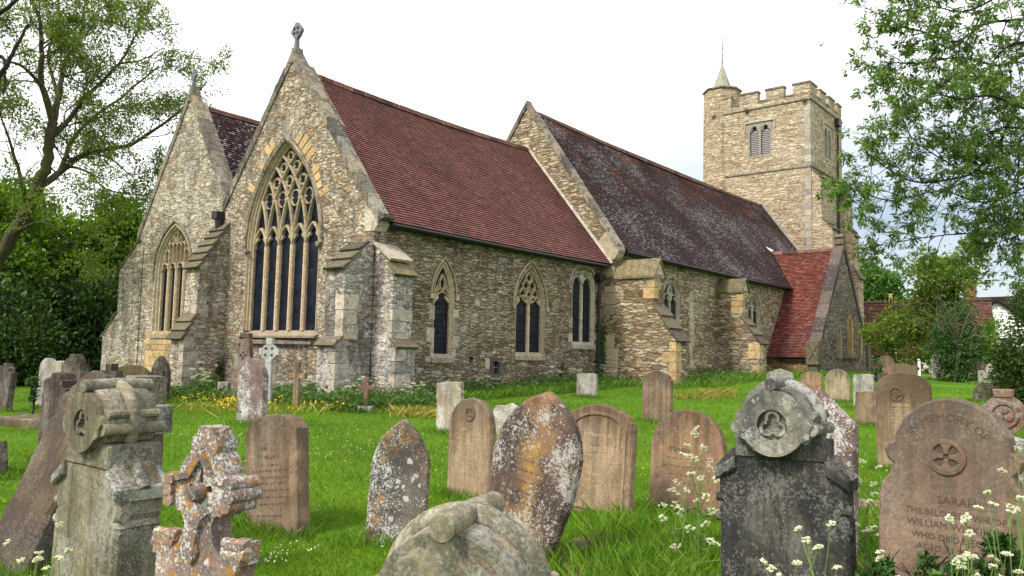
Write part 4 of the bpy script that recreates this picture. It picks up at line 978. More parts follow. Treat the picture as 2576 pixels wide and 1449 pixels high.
tile_roof('roof', 'tile_porch', 1.5, YQ+.35, (PXR, PZR), (26.18, .18), 'y', .10, .03, 11)['label'] = 'bright red tiled porch roof'
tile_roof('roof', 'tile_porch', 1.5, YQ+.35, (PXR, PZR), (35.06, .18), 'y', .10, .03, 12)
ridge_line(YQ+.4, 1.2, PXR, 6.2, 'y', .02)
mb = MB()
for a_end in (26.3, 34.94):
    n = 8
    for i in range(n):
        x0 = PXR+(a_end-PXR)*i/n; x1 = PXR+(a_end-PXR)*(i+.97)/n; h = rng.uniform(-.02, .02)
        z0, z1 = 6.62-1.35*abs(x0-PXR)+h, 6.62-1.35*abs(x1-PXR)+h
        vs = [PQ(x, z+k, c) for c in (-.06, .5) for x, z in ((x0, z0), (x1, z1)) for k in (0, -.45)]
        mb.add(vs, [(0, 2, 3, 1), (4, 5, 7, 6), (0, 4, 6, 2), (1, 3, 7, 5), (0, 1, 5, 4), (2, 6, 7, 3)])
cp(mb, 'gable_coping', dressed('porch_coping', (.095, .075, .066), .35, .5, .45, (.42, .4, .4)))
mb = MB()
for x in (26.3, 34.94): mb.box(x-.35, x+.35, YQ-.1, YQ+.5, -.15, 1.0); mb.box(x-.25, x+.25, YQ-.02, YQ+.45, -.7, -.15)
for s in (-1, 1): mb.tube([(25.94, YQ-.05+.2-s*.2, .1), (25.94, YQ+.15+s*.2, .85)], .05, 6)
mb.prism([(PXR-.3, 6.4), (PXR+.3, 6.4), (PXR+.2, 6.7), (PXR+.28, 6.8), (PXR, 7.0), (PXR-.28, 6.8), (PXR-.2, 6.7)], PQ, -.05, .4, .03)
cps(mb, 'kneeler_stone', 'weathering')
cp(MB().box(26.25, 26.4, YQ+.4, -1.0, .02, .14), 'gutter', 'iron')
mb = MB(); mb.add([(30.5, 1.0, 6.25), (30.2, 1.2, 6.55), (30.2, .7, 6.0), (30.7, .9, 6.35)], [(0, 1, 2), (0, 3, 1)]); cp(mb, 'roof_flashing', 'white_paint')
# ------------------------------------------------------------------ gravestones
LP = lambda a, b, c: (c, -a, b)       # local: face looks towards -x, a runs to the viewer's right
def jit(poly, amp, seed, step=.06):
    r = random.Random(seed); out = []
    for i, p in enumerate(poly):
        q = poly[(i+1) % len(poly)]; l = sqrt((q[0]-p[0])**2+(q[1]-p[1])**2); n = max(1, int(l/step))
        for k in range(n):
            t = k/n; out.append((p[0]+(q[0]-p[0])*t+r.uniform(-amp, amp), p[1]+(q[1]-p[1])*t+r.uniform(-amp, amp)))
    return out
def shape(kind, W, H):
    h = W/2; b = [(-h, -.35), (h, -.35)]
    if kind == 'round': return b+[(h, H-h*.62)]+[(h*cos(t), H-h*.62+h*.62*sin(t)) for t in np.linspace(.12, pi-.12, 13)]+[(-h, H-h*.62)]
    if kind == 'full': return b+[(h*cos(t), H-h+h*sin(t)) for t in np.linspace(0, pi, 17)]
    if kind == 'segment': return b+[(h, H-.2*W)]+[(h*.97*cos(t)*1.0, H-.2*W+.2*W*sin(t)) for t in np.linspace(.3, pi-.3, 9)]+[(-h, H-.2*W)]
    if kind == 'gothic': return [b[0], b[1]]+arch_top(-h, h, H-W*.62, H, 9)
    if kind == 'pointed': return b+arch_top(-h, h, H-W*.9, H, 9)
    if kind == 'blunt': return b+arch_top(-h, h, H-W*.75, H, 9)
    if kind == 'vesica': return [(-h*.62, -.35), (h*.62, -.35)]+[(h*(.66+.34*sin(pi*.5*min(1, t/.55))), H*.6*t/.55) for t in np.linspace(0, .55, 6)]+arch_top(-h, h, H*.6, H, 8)+[(-h*(.66+.34*sin(pi*.5*min(1, t/.55))), H*.6*t/.55) for t in np.linspace(.55, 0, 6)][1:]
    if kind == 'gable': return b+[(h, H-.18*W), (h*.85, H-.14*W), (0, H), (-h*.85, H-.14*W), (-h, H-.18*W)]
    if kind == 'hip': return b+[(h, H-.42*W), (h*.2, H-.02), (-h*.2, H-.02), (-h, H-.42*W)]
    if kind == 'flat': return b+[(h, H-.02), (h*.4, H), (-h*.5, H-.015), (-h, H-.03)]
    if kind == 'shoulder': return b+[(h, H*.86), (h*.84, H*.86), (h*.80, H*.9)]+[(h*.72*cos(t), H*.9+(H*.1)*sin(t)) for t in np.linspace(.25, pi-.25, 9)]+[(-h*.80, H*.9), (-h*.84, H*.86), (-h, H*.86)]
    if kind == 'step': return b+[(h, H*.84), (h*.6, H*.84), (h*.56, H*.92), (h*.3, H*.93), (h*.2, H), (-h*.3, H), (-h*.4, H*.94), (-h*.75, H*.93), (-h, H*.88)]
    if kind == 'ogee': return b+[(h, H*.8), (h*.9, H*.83), (h*.86, H*.88), (h*.6, H*.93), (h*.3, H*.965), (0, H), (-h*.3, H*.965), (-h*.6, H*.93), (-h*.86, H*.88), (-h*.9, H*.83), (-h, H*.8)]
    if kind == 'heart': return [(-h*.45, -.35), (h*.4, -.35), (h*.55, H*.2), (h*.9, H*.55), (h, H*.75), (h*.88, H*.92), (h*.55, H), (h*.2, H*.985), (-.02, H*.95), (-h*.3, H*.985), (-h*.65, H*.99), (-h*.95, H*.88), (-h, H*.7), (-h*.85, H*.45), (-h*.6, H*.2)]
    if kind == 'sarah': return [(-h, -.35), (h, -.35), (h, H*.60), (h*.97, H*.66), (h*.86, H*.70), (h*.80, H*.735), (h*.88, H*.755), (h*.93, H*.79), (h*.86, H*.815)]+[(h*.80*cos(t), H*.80+H*.20*sin(t)) for t in np.linspace(.12, pi-.12, 13)]+[(-h*.86, H*.815), (-h*.93, H*.79), (-h*.88, H*.755), (-h*.80, H*.735), (-h*.86, H*.70), (-h*.97, H*.66), (-h, H*.60)]
    raise ValueError(kind)
def text_mesh(lines, size, parent, mat, z, x, dep=.006, dx=0.0, font_sp=1.0, rise=.002, arcr=None):
    """raised or dark lettering lying on the face of the stone: (text, size factor, drop)"""
    V = []; Fc = []
    for body, sz, zz, cx in lines:
        cu = bpy.data.curves.new('lettering', 'FONT'); cu.body = body; cu.size = size*sz; cu.align_x = 'CENTER'; cu.extrude = dep/2; cu.space_character = font_sp; cu.resolution_u = 2
        ob = bpy.data.objects.new('lettering', cu); COL.objects.link(ob); bpy.context.view_layer.update()
        me = bpy.data.meshes.new_from_object(ob.evaluated_get(bpy.context.evaluated_depsgraph_get()))
        o = len(V); ang = cx if arcr else 0
        for v in me.vertices:
            a, b, c = v.co
            if arcr: a, b = arcr[1]+(arcr[0]+b)*sin(ang+a/arcr[0]), zz+(arcr[0]+b)*cos(ang+a/arcr[0])
            else: a, b = a+cx, b+zz
            V.append(LP(a, b, x-c))
        Fc += [tuple(i+o for i in p.vertices) for p in me.polygons]
        bpy.data.objects.remove(ob); bpy.data.curves.remove(cu); bpy.data.meshes.remove(me)
    mb = MB(); mb.v = [tuple(v) for v in V]; mb.f = Fc
    return mb.build('lettering', M[mat], parent)
def strokes(mb, rows, W, x, seed, hgt=.018):
    """worn lines of lettering too weathered to read: short upright nicks"""
    r = random.Random(seed)
    for zz, frac in rows:
        a = -W*frac/2
        while a < W*frac/2:
            wl = r.uniform(.02, .07); e = a+wl
            while a < min(e, W*frac/2):
                k = r.uniform(.55, 1); b0 = zz+r.uniform(0, .004)
                mb.prism([(a, b0), (a+.0035, b0), (a+.0035+r.uniform(-.004, .004), b0+hgt*k), (a+r.uniform(-.004, .004), b0+hgt*k)], LP, x-.002, x+.003)
                a += r.uniform(.008, .014)
            a += r.uniform(.012, .022)
def stone(label, px, py, W, H, T, kind, mat, rot=0, roll=0, lean=0, depth=None, name='gravestone', cat='gravestone', group=None, text=None, lines=None, carve=None, arcs=None, ch=.012, amp=.004, lett='carve_dark', panel=None, rim=True, seed=None):
    p = at(px, py) if depth is None else atd(px, depth)
    t = thing(name, label, cat, p, (radians(roll), radians(lean), radians(rot)), group)
    seed = seed if seed is not None else int(px*7+W*1000)
    sh = jit(shape(kind, W, H) if isinstance(kind, str) else kind, amp, seed)
    mb = MB(); mb.prism(sh, LP, -T/2, T/2, ch)
    if not (text or lines or arcs or carve or panel):      # a plain slab is a thing of one piece
        bpy.data.objects.remove(t); o = mb.build(name, M[mat]); o.location = p; o.rotation_euler = (radians(roll), radians(lean), radians(rot)); return tag(o, label, cat, group)
    body = mb.build('slab', M[mat], t)
    f = -T/2
    if panel:
        kd, pw, ph, pz = panel
        pp = [(a, b+pz) for a, b in shape(kd, pw, ph) if b > -.3]; pp = [(-pw/2, pz+.02), (pw/2, pz+.02)]+pp
        MB().sweep(pp, LP, [(0, f-.014), (.02, f-.014), (.03, f+.01), (-.012, f+.01)], True).build('border', M[mat], t)
    if carve:
        kd, ca, cb, r = carve; m2 = MB()
        ring = [(ca+r*cos(2*pi*i/28), cb+r*sin(2*pi*i/28)) for i in range(28)]
        m2.sweep(ring, LP, [(-.012, f+.01), (-.01, f-.012), (.012, f-.016), (.03, f+.004)], True)
        if kd == 'cross':
            MB().prism(ring, LP, f-.003, f+.01).build('medallion', M['carve_dark'], t)  # dark disc paints in the shade of the shallow recess
            for k in range(4):
                a = k*pi/2; q = lambda u, v: (ca+u*cos(a)-v*sin(a), cb+u*sin(a)+v*cos(a))
                m2.prism([q(.012, -.012), q(r*.45, -r*.16), q(r*.70, -r*.33), q(r*.85, -r*.50), q(r*.97, 0), q(r*.85, r*.50), q(r*.70, r*.33), q(r*.45, r*.16), q(.012, .012)], LP, f-.014, f+.01, .005)
        else:
            k = 3 if kd == 'trefoil' else 4
            for i in range(k):
                a = pi/2+2*pi*i/k; c2 = (ca+r*.42*cos(a), cb+r*.42*sin(a)); rr = r*.36
                if kd == 'rose':
                    for j in range(3): m2.lathe([(0, -.012), (rr*.45, -.01), (rr*.5, .02), (0, .02)], LP(c2[0]+rr*.5*cos(a+j*2.1), c2[1]+rr*.5*sin(a+j*2.1), f-.006), 8, 'x')
                else:
                    m2.sweep(arc(c2[0], c2[1], rr, a-2.0, a+2.0, 10), LP, [(-.008, f+.01), (-.006, f-.012), (.008, f-.012), (.012, f+.01)], False)
            if kd == 'rose': m2.lathe([(0, -.015), (r*.2, -.012), (r*.22, .02), (0, .02)], LP(ca, cb, f-.006), 8, 'x')
        m2.build('carving', M[mat], t)
    if text or lines or arcs:
        if text: text_mesh(text, 1, t, lett, 0, f, .004)
        if lines:
            m3 = MB(); strokes(m3, lines, W, f, seed); m3.build('worn_lettering', M[lett], t)
        if arcs:
            text_mesh(arcs[0], 1, t, lett, 0, f, .004, arcr=arcs[1])
    return t
def lathe_roll(mb, a0, a1, b, r, c, n=10):
    """horizontal roll between a0 and a1 at height b, depth c"""
    mb.tube([LP(a0, b, c), LP(a1, b, c)], r, n)
def capped(label, loc, S, rot, roll, lean, mats, trefoil=True):
    """headstone carrying a barrel-vaulted cap crossed by roll mouldings; S scales the cap"""
    t = thing('gravestone', label, 'gravestone', loc, (radians(roll), radians(lean), radians(rot)))
    ms, md = mats[:2]; m3_ = mats[-1]; H0 = S['shaft']; W = S['W']; h = W/2; T = S['T']; nh = S['neck']/2; r = S['r']; dd = S['D']/2; zc = H0+S['nh']+r*S.get('zc', .62)
    poly = [(-h*1.03, -.35), (h*1.03, -.35), (h, H0*.55), (h, H0*.66), (h*1.02, H0*.67), (h*.94, H0*.70), (h, H0*.73), (h, H0-.11), (nh, H0), (-nh, H0), (-h, H0-.11), (-h, H0*.73), (-h*.94, H0*.70), (-h*1.02, H0*.67), (-h, H0*.66), (-h, H0*.55)]
    MB().prism(jit(poly, .003, 5), LP, -T/2, T/2, .02).build('shaft', M[ms], t)
    mb = MB(); mb.prism(jit([(-nh, H0-.04), (nh, H0-.04), (nh, H0+S['nh']), (-nh, H0+S['nh'])], .003, 6), LP, -T/2-.012, T/2+.03, .012)
    mb.build('neck_block', M[ms], t)
    mb = MB()                              # sloped shoulders with little roof rolls
    for s in (-1, 1):
        mb.tube([LP(s*(nh+.02), H0-.015, 0), LP(s*(h+.02), H0-.13, 0)], .035, 8)
        q = [(s*nh, H0-.03), (s*(h+.015), H0-.125), (s*(h+.015), H0-.19), (s*nh, H0-.11)]
        mb.prism(q if s < 0 else q[::-1], LP, -T/2-.03, T/2+.03, .01)
        for zz in (.62, .73): lathe_roll(mb, s*(h-.03), s*(h+.02), H0*zz, .028, -T/2+.03)
    for pc in mb.split(): pc.build('shoulder', M[m3_ if len(mats) > 2 else ms], t)
    mb = MB(); n = 20                       # barrel vault
    prof = [(r*1.0*cos(a), zc+r*.98*sin(a)) for a in np.linspace(-.6, pi+.6, n)]
    low = [(-r*.62, H0+S['nh']-.01), (r*.62, H0+S['nh']-.01)]
    k = len(prof)+2; xs = np.linspace(-dd, dd, 9); vs = []; fs = []
    for x in xs:
        f_ = 1-.10*abs(x/dd)**2*0+.06*cos(pi*x/dd*.5)
        vs += [LP(a*f_, zc+(b-zc)*f_ if b > zc else b, x) for a, b in low[::1]+prof]
    for i in range(len(xs)-1):
        for j in range(k): fs.append((i*k+j, i*k+(j+1) % k, (i+1)*k+(j+1) % k, (i+1)*k+j))
    fs += [tuple(range(k)), tuple(range((len(xs)-1)*k, len(xs)*k))[::-1]]
    mb.add(vs, fs); mb.build('barrel_cap', M[md], t, smooth=False)
    q_ = S.get('rr', .036); mb = MB(); R = r*1.07                   # roll mouldings: one along the crown, one over the vault, one at each springing
    mb.tube([LP(0, zc+R, -dd-.05), LP(0, zc+R+.008, 0), LP(0, zc+R, dd+.05)], q_, 20)
    mb.tube([LP(R*cos(a), zc+R*sin(a), 0) for a in np.linspace(-.55, pi+.55, 26)], q_*1.02, 18)
    for s in (-1, 1):
        mb.tube([LP(s*R*.99, zc-.03, -dd-.03), LP(s*R*.99, zc-.03, dd+.03)], .033, 18)
        mb.tube([LP(s*R*.94, zc+.05, -dd), LP(s*R*.94, zc+.05, dd)], .024, 8)
    for pc in mb.split(): pc.build('roll_moulding', M[md], t)
    mb = MB(); disc = []                    # front disc with scalloped ears
    for i in range(44):
        a = 2*pi*i/44; k2 = 1.0
        e = abs(((a-(-.12)) if a < pi else (a-pi+(-.12))*-1))
        if S.get('peak'): k2 = .88+.24*math.exp(-((a-pi/2)/.22)**2)+.06*cos(8*a)
        elif abs(sin(a)+.12) < .3: k2 = 1.16+.06*cos(16*a)
        disc.append((r*.9*k2*cos(a), zc+r*.9*(k2 if sin(a) > -.4 else 1)*sin(a)))
    hole = [(r*.42*cos(2*pi*i/24), zc-.01+r*.42*sin(2*pi*i/24)) for i in range(24)]
    mb.plate(disc, [hole], LP, -dd-.045, -dd+.01); f = -dd-.012
    mb.prism(hole, LP, f, f+.01)
    if trefoil:
        for i in range(3):
            a = pi/2+2*pi*i/3; c2 = (r*.19*cos(a), zc-.01+r*.19*sin(a))
            mb.sweep(arc(c2[0], c2[1], r*.16, a-2.1, a+2.1, 10), LP, [(-.012, f+.01), (-.01, f-.025), (.008, f-.025), (.012, f+.01)], False)
    mb.build('trefoil_disc', M[ms if S.get('ds') else md], t)
    return t

# the three barrel-capped stones in front
capped('tall soot-black headstone with trefoil disc and barrel cap, spotted with round white lichen', atd(1978, 4.8), dict(shaft=1.10, W=.77, T=.15, neck=.54, nh=.09, r=.215, D=.27, ds=0, zc=.42), 1, -1.2, 0, ('t_black', 't_soot'))
capped('tall weathered grey-brown headstone seen edge-on with trefoil disc and barrel cap, beside the leaning slab', atd(292, 4.6), dict(shaft=1.0, W=.67, T=.27, neck=.46, nh=.10, r=.185, D=.30, ds=1), 5, 1.5, 0, ('t_grey', 't_dome', 't_soot'))
capped('low grave with domed barrel cap and two crossing roll mouldings, seen from above', atd(1172, 2.70), dict(shaft=.66, W=.66, T=.26, neck=.50, nh=.06, r=.25, D=.36, ds=1, peak=1, rr=.043), 20, 1.5, 0, ('t_dome', 't_dome'))

# lichen-covered cross with rolled arm ends
def half(pts): return pts+[(-a, b) for a, b in pts[::-1]]
def lichen_cross():
    u = .0023; q = lambda hw, zy: (hw*u*.62, 1.30-(zy+75)*u*.36/.8*.80)
    loc = atd(530, 3.25); t = thing('cross_headstone', 'stone cross headstone crusted with white and orange lichen, pierced trefoil head and rolled arm ends', 'gravestone', loc, (0, radians(2), radians(14)))
    k = .000405*4*.99
    Z = lambda zy: 1.33-(zy+75)*k*.26
    X = lambda hw: hw*k*.25
    R_ = [(540, 2600), (540, 1190), (420, 1150), (320, 1120), (240, 1050), (200, 960), (190, 870), (215, 790), (250, 750), (300, 765), (330, 720), (400, 690), (450, 600), (405, 540), (430, 470), (395, 405), (335, 415), (305, 370), (275, 300), (225, 220), (165, 170), (185, 110), (170, 30), (110, 10), (105, -60), (60, -75)]
    r = [(X(a), Z(b)) for a, b in R_]; outer = r+[(-a, b) for a, b in r[::-1]]
    holes = [[(X(-38), Z(470)), (X(38), Z(470)), (X(8), Z(300))]] + [[(X(s*60), Z(548)), (X(s*180), Z(552)), (X(s*140), Z(480)), (X(s*75), Z(500))][::(1 if s > 0 else -1)] for s in (-1, 1)]
    MB().plate(jit(outer, .004, 3, .05), holes, LP, -.055, .055).build('cross_slab', M['t_lichen'], t)
    mb = MB()
    for s in (-1, 1):
        for zz, a, rr in ((450, 400, .025), (560, 422, .029), (660, 395, .025)): mb.tube([LP(X(s*a), Z(zz), -.075), LP(X(s*a), Z(zz), .085)], rr, 18)
        for zz, a, rr in ((1010, 470, .024), (1085, 480, .027)): mb.tube([LP(X(s*a)-.06, Z(zz), -.03), LP(X(s*a)+.06, Z(zz), -.03)], rr, 18)
        mb.box(-.055, .055, X(s*480)-.045, X(s*480)+.045, Z(1190), Z(985))
    for zz, rr in ((90, .034), (10, .03)): mb.tube([LP(-X(165), Z(zz), .0), LP(X(165), Z(zz), .0)], rr, 18)
    mb.lathe([(.0, -.05), (.03, -.045), (.04, .0), (.04, .05)], LP(0, Z(560), -.06), 12, 'x')
    for pc in mb.split(): pc.build('roll_end', M['t_lichen'], t)
    mb = MB()                          # anchor-like relief on the stem
    mb.sweep([(X(150), Z(720)), (X(60), Z(800)), (X(15), Z(900)), (X(0), Z(1000)), (X(-10), Z(1180))], LP, [(-.012, -.05), (-.01, -.075), (.01, -.075), (.012, -.05)], False)
    mb.prism([(X(-60), Z(1220)), (X(-10), Z(1235)), (X(30), Z(1180)), (X(60), Z(1110)), (X(30), Z(1010)), (X(0), Z(1000)), (X(-20), Z(1090)), (X(-40), Z(1150))], LP, -.072, -.05, .006)
    mb.sweep([(-X(330), Z(440)), (-X(150), Z(400)), (0, Z(190)), (X(150), Z(400)), (X(330), Z(440))], LP, [(-.016, -.05), (-.012, -.072), (.012, -.072), (.016, -.05)], False)
    for pc in mb.split(): pc.build('relief_band', M['t_lichen'], t)
lichen_cross()

# leaning slab on the far left, seen along its edge
stone('long brown slab leaning steeply against the barrel-capped stone, with cracked worn edge', 60, 1449, .64, 1.50, .16, 'shoulder', 't_wood', rot=4, roll=3, lean=22, depth=5.7, amp=.012, ch=.03)
# readable row in the middle
stone('brown flat-arched headstone with dark worn writing, tilted, beside the lichened cross', 696, 1335, .74, 1.02, .15, 'segment', 't_brown', rot=2, roll=-8.5, lean=3, text=[('JOHN', .055, .70, -.1), ('MILLER', .05, .62, 0)], lines=[(.56, .35), (.51, .7), (.45, .75), (.40, .6), (.34, .75), (.28, .7), (.22, .6), (.12, .5)])
stone('dark pointed headstone thickly spotted with white and orange lichen', 993, 1372, .50, 1.04, .09, 'pointed', 't_spot', rot=33, roll=1.5, lean=4, amp=.006)
stone('narrow tan round-topped headstone with carved quatrefoil, beside the big leaning stone', 1181, 1256, .62, 1.10, .10, 'full', 't_tan', rot=0, roll=-1, lean=2, carve=('quatrefoil', 0, .93, .075), text=[('JOHN', .038, .745, -.08), ('SARAH', .04, .585, .02)], lines=[(.69, .62), (.64, .6), (.54, .55), (.49, .6), (.44, .5), (.38, .6)], lett='carve_pale')
stone('large dark leaf-shaped headstone leaning sideways, streaked orange and white', 1296, 1418, .77, 1.34, .13, 'vesica', 't_lean', rot=6, roll=9.5, lean=5, lines=[(.78, .35), (.7, .4), (.62, .5), (.54, .45), (.46, .4)], amp=.005, ch=.03)
stone('tan headstone with pale yellow patch at its foot, behind the big leaning stone', 1500, 1302, .79, 1.12, .11, 'round', 't_tan', rot=0, roll=1.5, lean=2, text=[('In Memory of', .06, .80, 0), ('PHILIP COLLISON', .052, .66, 0), ('MARY', .052, .41, 0)], lines=[(.60, .5), (.55, .62), (.50, .6), (.345, .5)], lett='carve_pale', panel=('round', .66, .98, .06))
stone('round-topped orange-brown headstone with curved writing, behind tall cow parsley', 1727, 1292, .83, 1.07, .11, 'full', 't_orange', rot=0, roll=.5, lean=2, text=[('STEPHEN', .062, .625, -.08)], lines=[(.55, .5), (.47, .6), (.38, .55), (.30, .6)], panel=None)
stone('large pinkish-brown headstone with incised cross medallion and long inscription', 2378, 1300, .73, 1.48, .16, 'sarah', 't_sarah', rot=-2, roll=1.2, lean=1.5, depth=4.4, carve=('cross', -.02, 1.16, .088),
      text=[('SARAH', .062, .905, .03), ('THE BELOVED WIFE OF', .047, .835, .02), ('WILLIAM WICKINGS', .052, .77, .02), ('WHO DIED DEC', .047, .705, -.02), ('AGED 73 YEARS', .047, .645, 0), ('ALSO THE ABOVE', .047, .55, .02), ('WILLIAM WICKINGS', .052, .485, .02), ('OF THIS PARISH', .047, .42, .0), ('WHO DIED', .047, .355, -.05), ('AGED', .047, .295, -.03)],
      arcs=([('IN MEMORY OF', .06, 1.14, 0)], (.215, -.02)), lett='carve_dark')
stone('tan headstone with carved rose roundel, between the soot-black stone and the pinkish one', 2278, 1188, .72, 1.41, .12, 'round', 't_tan', rot=0, roll=-1, lean=2, carve=('rose', -.08, 1.1, .095), text=[('IN MEMORY', .045, .93, -.02)], lines=[(.88, .45), (.84, .35), (.80, .4), (.75, .45), (.70, .35), (.64, .4), (.55, .35)], lett='carve_pale')
stone('red-brown headstone with sloping shoulders, mostly hidden behind the soot-black one', 2035, 1330, .66, 1.42, .12, 'hip', 't_mauve', rot=0, roll=.5, lean=2, depth=6.2)
stone('grey shouldered headstone half hidden behind the pinkish inscribed one', 2552, 1350, .5, 1.18, .14, 'shoulder', 't_pale', rot=-4, roll=-4, depth=5.0)
# middle distance, in front of the side wall
stone('upright beige headstone with small shaped peak, alone on the lawn before the nave buttress', 1654, 1047, .70, 1.14, .12, 'ogee', 't_brown', rot=0, roll=.3, lean=1, depth=17.2)
stone('broad pale headstone with jagged flat top, crusted with white and orange lichen', 1131, 1092, .68, .95, .10, 'flat', 't_white', rot=-6, roll=-4, lean=2, amp=.014)
stone('heart-shaped white-lichened headstone peeping out behind the big leaning stone', 1285, 1112, .50, .72, .09, 'heart', 't_white', rot=8, roll=-8, lean=3, depth=13.0, amp=.006)
stone('low pale headstone in long grass against the nave wall', 1478, 992, .70, .72, .1, 'flat', 't_pale', rot=0, depth=23.5)
stone('small pale gabled headstone just behind the barrel cap of the soot-black one', 1962, 985, .74, .98, .12, 'gable', 't_pale', rot=0, lean=1, depth=22.0)
stone('brown round-shouldered headstone with flaked orange centre in front of the porch', 2041, 987, .62, .86, .12, 'segment', 't_orange', rot=0, depth=24)
stone('cream round-topped headstone with mossy rim in front of the porch gable', 2107, 993, .68, .96, .12, 'full', 't_cream', rot=0, roll=-1.5, depth=23.0, lines=[(.62, .6), (.56, .6), (.50, .6), (.44, .6)])
stone('pale lichened slab standing behind a low brown headstone near the porch', 2172, 985, .52, .92, .1, 'flat', 't_pale', rot=0, depth=21.0)
stone('low brown headstone with worn top in front of a pale slab', 2183, 1042, .54, .74, .12, 'flat', 't_brown', rot=0, roll=1, depth=17.0, amp=.01)
stone('tall grey-brown round-topped headstone near the house wall', 2228, 938, .74, 1.15, .14, 'full', 't_brown', rot=0, depth=36)
stone('small dark gabled marker in front of the tall grey-brown one', 2224, 948, .46, .66, .14, 'gable', 't_dark', rot=0, depth=28)
stone('leaning broken grey headstone beside the ivy thicket', 2357, 945, .85, 1.25, .16, 'heart', 't_pale', rot=10, roll=9, depth=38)
stone('dark mossy round-topped headstone at the edge of the yew', 2480, 976, .72, .60, .14, 'full', 't_dark', rot=0, depth=24)
stone('grey headstone with curved top behind the mossy one', 2500, 940, .58, .95, .12, 'full', 't_pale', rot=0, depth=31)
stone('pinkish headstone half hidden by the ivy thicket', 2466, 918, .62, 1.0, .12, 'round', 't_brown', rot=0, depth=36)
stone('smallest grey upright stone between two round-topped ones near the yew', 2471, 932, .34, .6, .12, 'flat', 't_pale', rot=0, depth=33)
stone('small orange-brown stone with curved top against the yew', 2526, 950, .5, .62, .12, 'segment', 't_terra', rot=0, depth=26)
# left group, under the trees
stone('dark brown stepped headstone streaked black, leaning, apart from the others under trees', 14, 1020, .8, 1.08, .14, 'step', 't_dark', rot=0, roll=3, lean=3, depth=17.5)
stone('tall grey lichened headstone behind the dark red one', 120, 1030, .82, 1.22, .12, 'round', 't_pale', rot=0, roll=1, lean=2, depth=19.0)
stone('dark red-brown stepped headstone streaked with pale runs, behind the leaning slab', 142, 1172, .86, 1.17, .22, 'step', 't_purple', rot=-3, roll=0, lean=1, amp=.01)
stone('short white-lichened headstone peeping over the dark red one', 150, 1035, .5, 1.10, .12, 'flat', 't_white', rot=0, depth=17)
stone('dark stepped headstone with small raised centre, second from the chapel corner', 196, 1047, .8, 1.25, .2, 'step', 't_dark', rot=0, roll=-2, depth=16.5)
stone('wide twin-arched mossy headstone at the chapel foot', 336, 1000, 1.35, .98, .16, 'round', 't_mossy', rot=20, depth=21.5)
stone('narrow pointed dark headstone beside the golden quoins', 407, 997, .62, 1.25, .14, 'pointed', 't_dark', rot=15, depth=21)
stone('tall mauve pointed headstone flecked white, in front of the great window', 640, 1078, .70, 1.27, .14, 'gothic', 't_mauve', rot=10, roll=-1, lean=1, depth=15.2)
stone('low grey headstone against the chancel gable', 568, 992, .5, .55, .12, 'flat', 't_pale', rot=0, depth=22.0)
def toppled():
    o = MB().prism(jit(shape('flat', .5, .34), .006, 3), LP, -.07, .07, .012).build('gravestone', M['t_dark']); o.location = atd(6, 9.5); o.rotation_euler = (radians(-30), radians(5), 0)
    tag(o, 'dark corner of a toppled headstone low in the lawn', 'gravestone')
toppled()
def chunk(label, px, py, D, s, mat, name='stone_fragment', cat='stone fragment'):
    p = atd(px, D); t = MB(); r = random.Random(int(px))
    poly = [(s*cos(a)*r.uniform(.8, 1.1), s*.55*sin(a)*r.uniform(.8, 1.1)+.03) for a in np.linspace(0, 2*pi, 9)[:-1]]
    t.prism(poly, LP, -s*.5, s*.5, .03); o = t.build(name, M[mat]); o.location = p; tag(o, label, cat)
chunk('small dark fallen fragment on the grass under the trees', 65, 1030, 15.5, .16, 't_dark')
def kerb(label, px, py, D, L_, W, Hh, mat, rot, name='kerb_tomb', cat='tomb'):
    o = MB().prism(jit([(-L_/2, -.2), (L_/2, -.2), (L_/2, Hh*.8), (L_/2-.06, Hh), (-L_/2+.06, Hh), (-L_/2, Hh*.8)], .012, 2), LP, -W/2, W/2, .03).build(name, M[mat])
    o.location = atd(px, D); o.rotation_euler = (0, 0, radians(rot)); return tag(o, label, cat)
kerb('low mossy tomb slab lying on the lawn behind the dark red stone', 138, 1075, 14.2, 1.9, .8, .16, 't_mossy', 14)
kerb('sunken mossy ledger slab edged with a stone kerb beside the leaning stone', 1500, 1380, 6.4, .85, 1.7, .045, 't_mossy', 4, 'ledger_slab', 'grave slab')
kerb('broken grey-brown kerb lying in the grass between the black and pink stones', 2185, 1186, 8.6, 1.3, .3, .10, 't_brown', 6, 'grave_kerb', 'grave kerb')
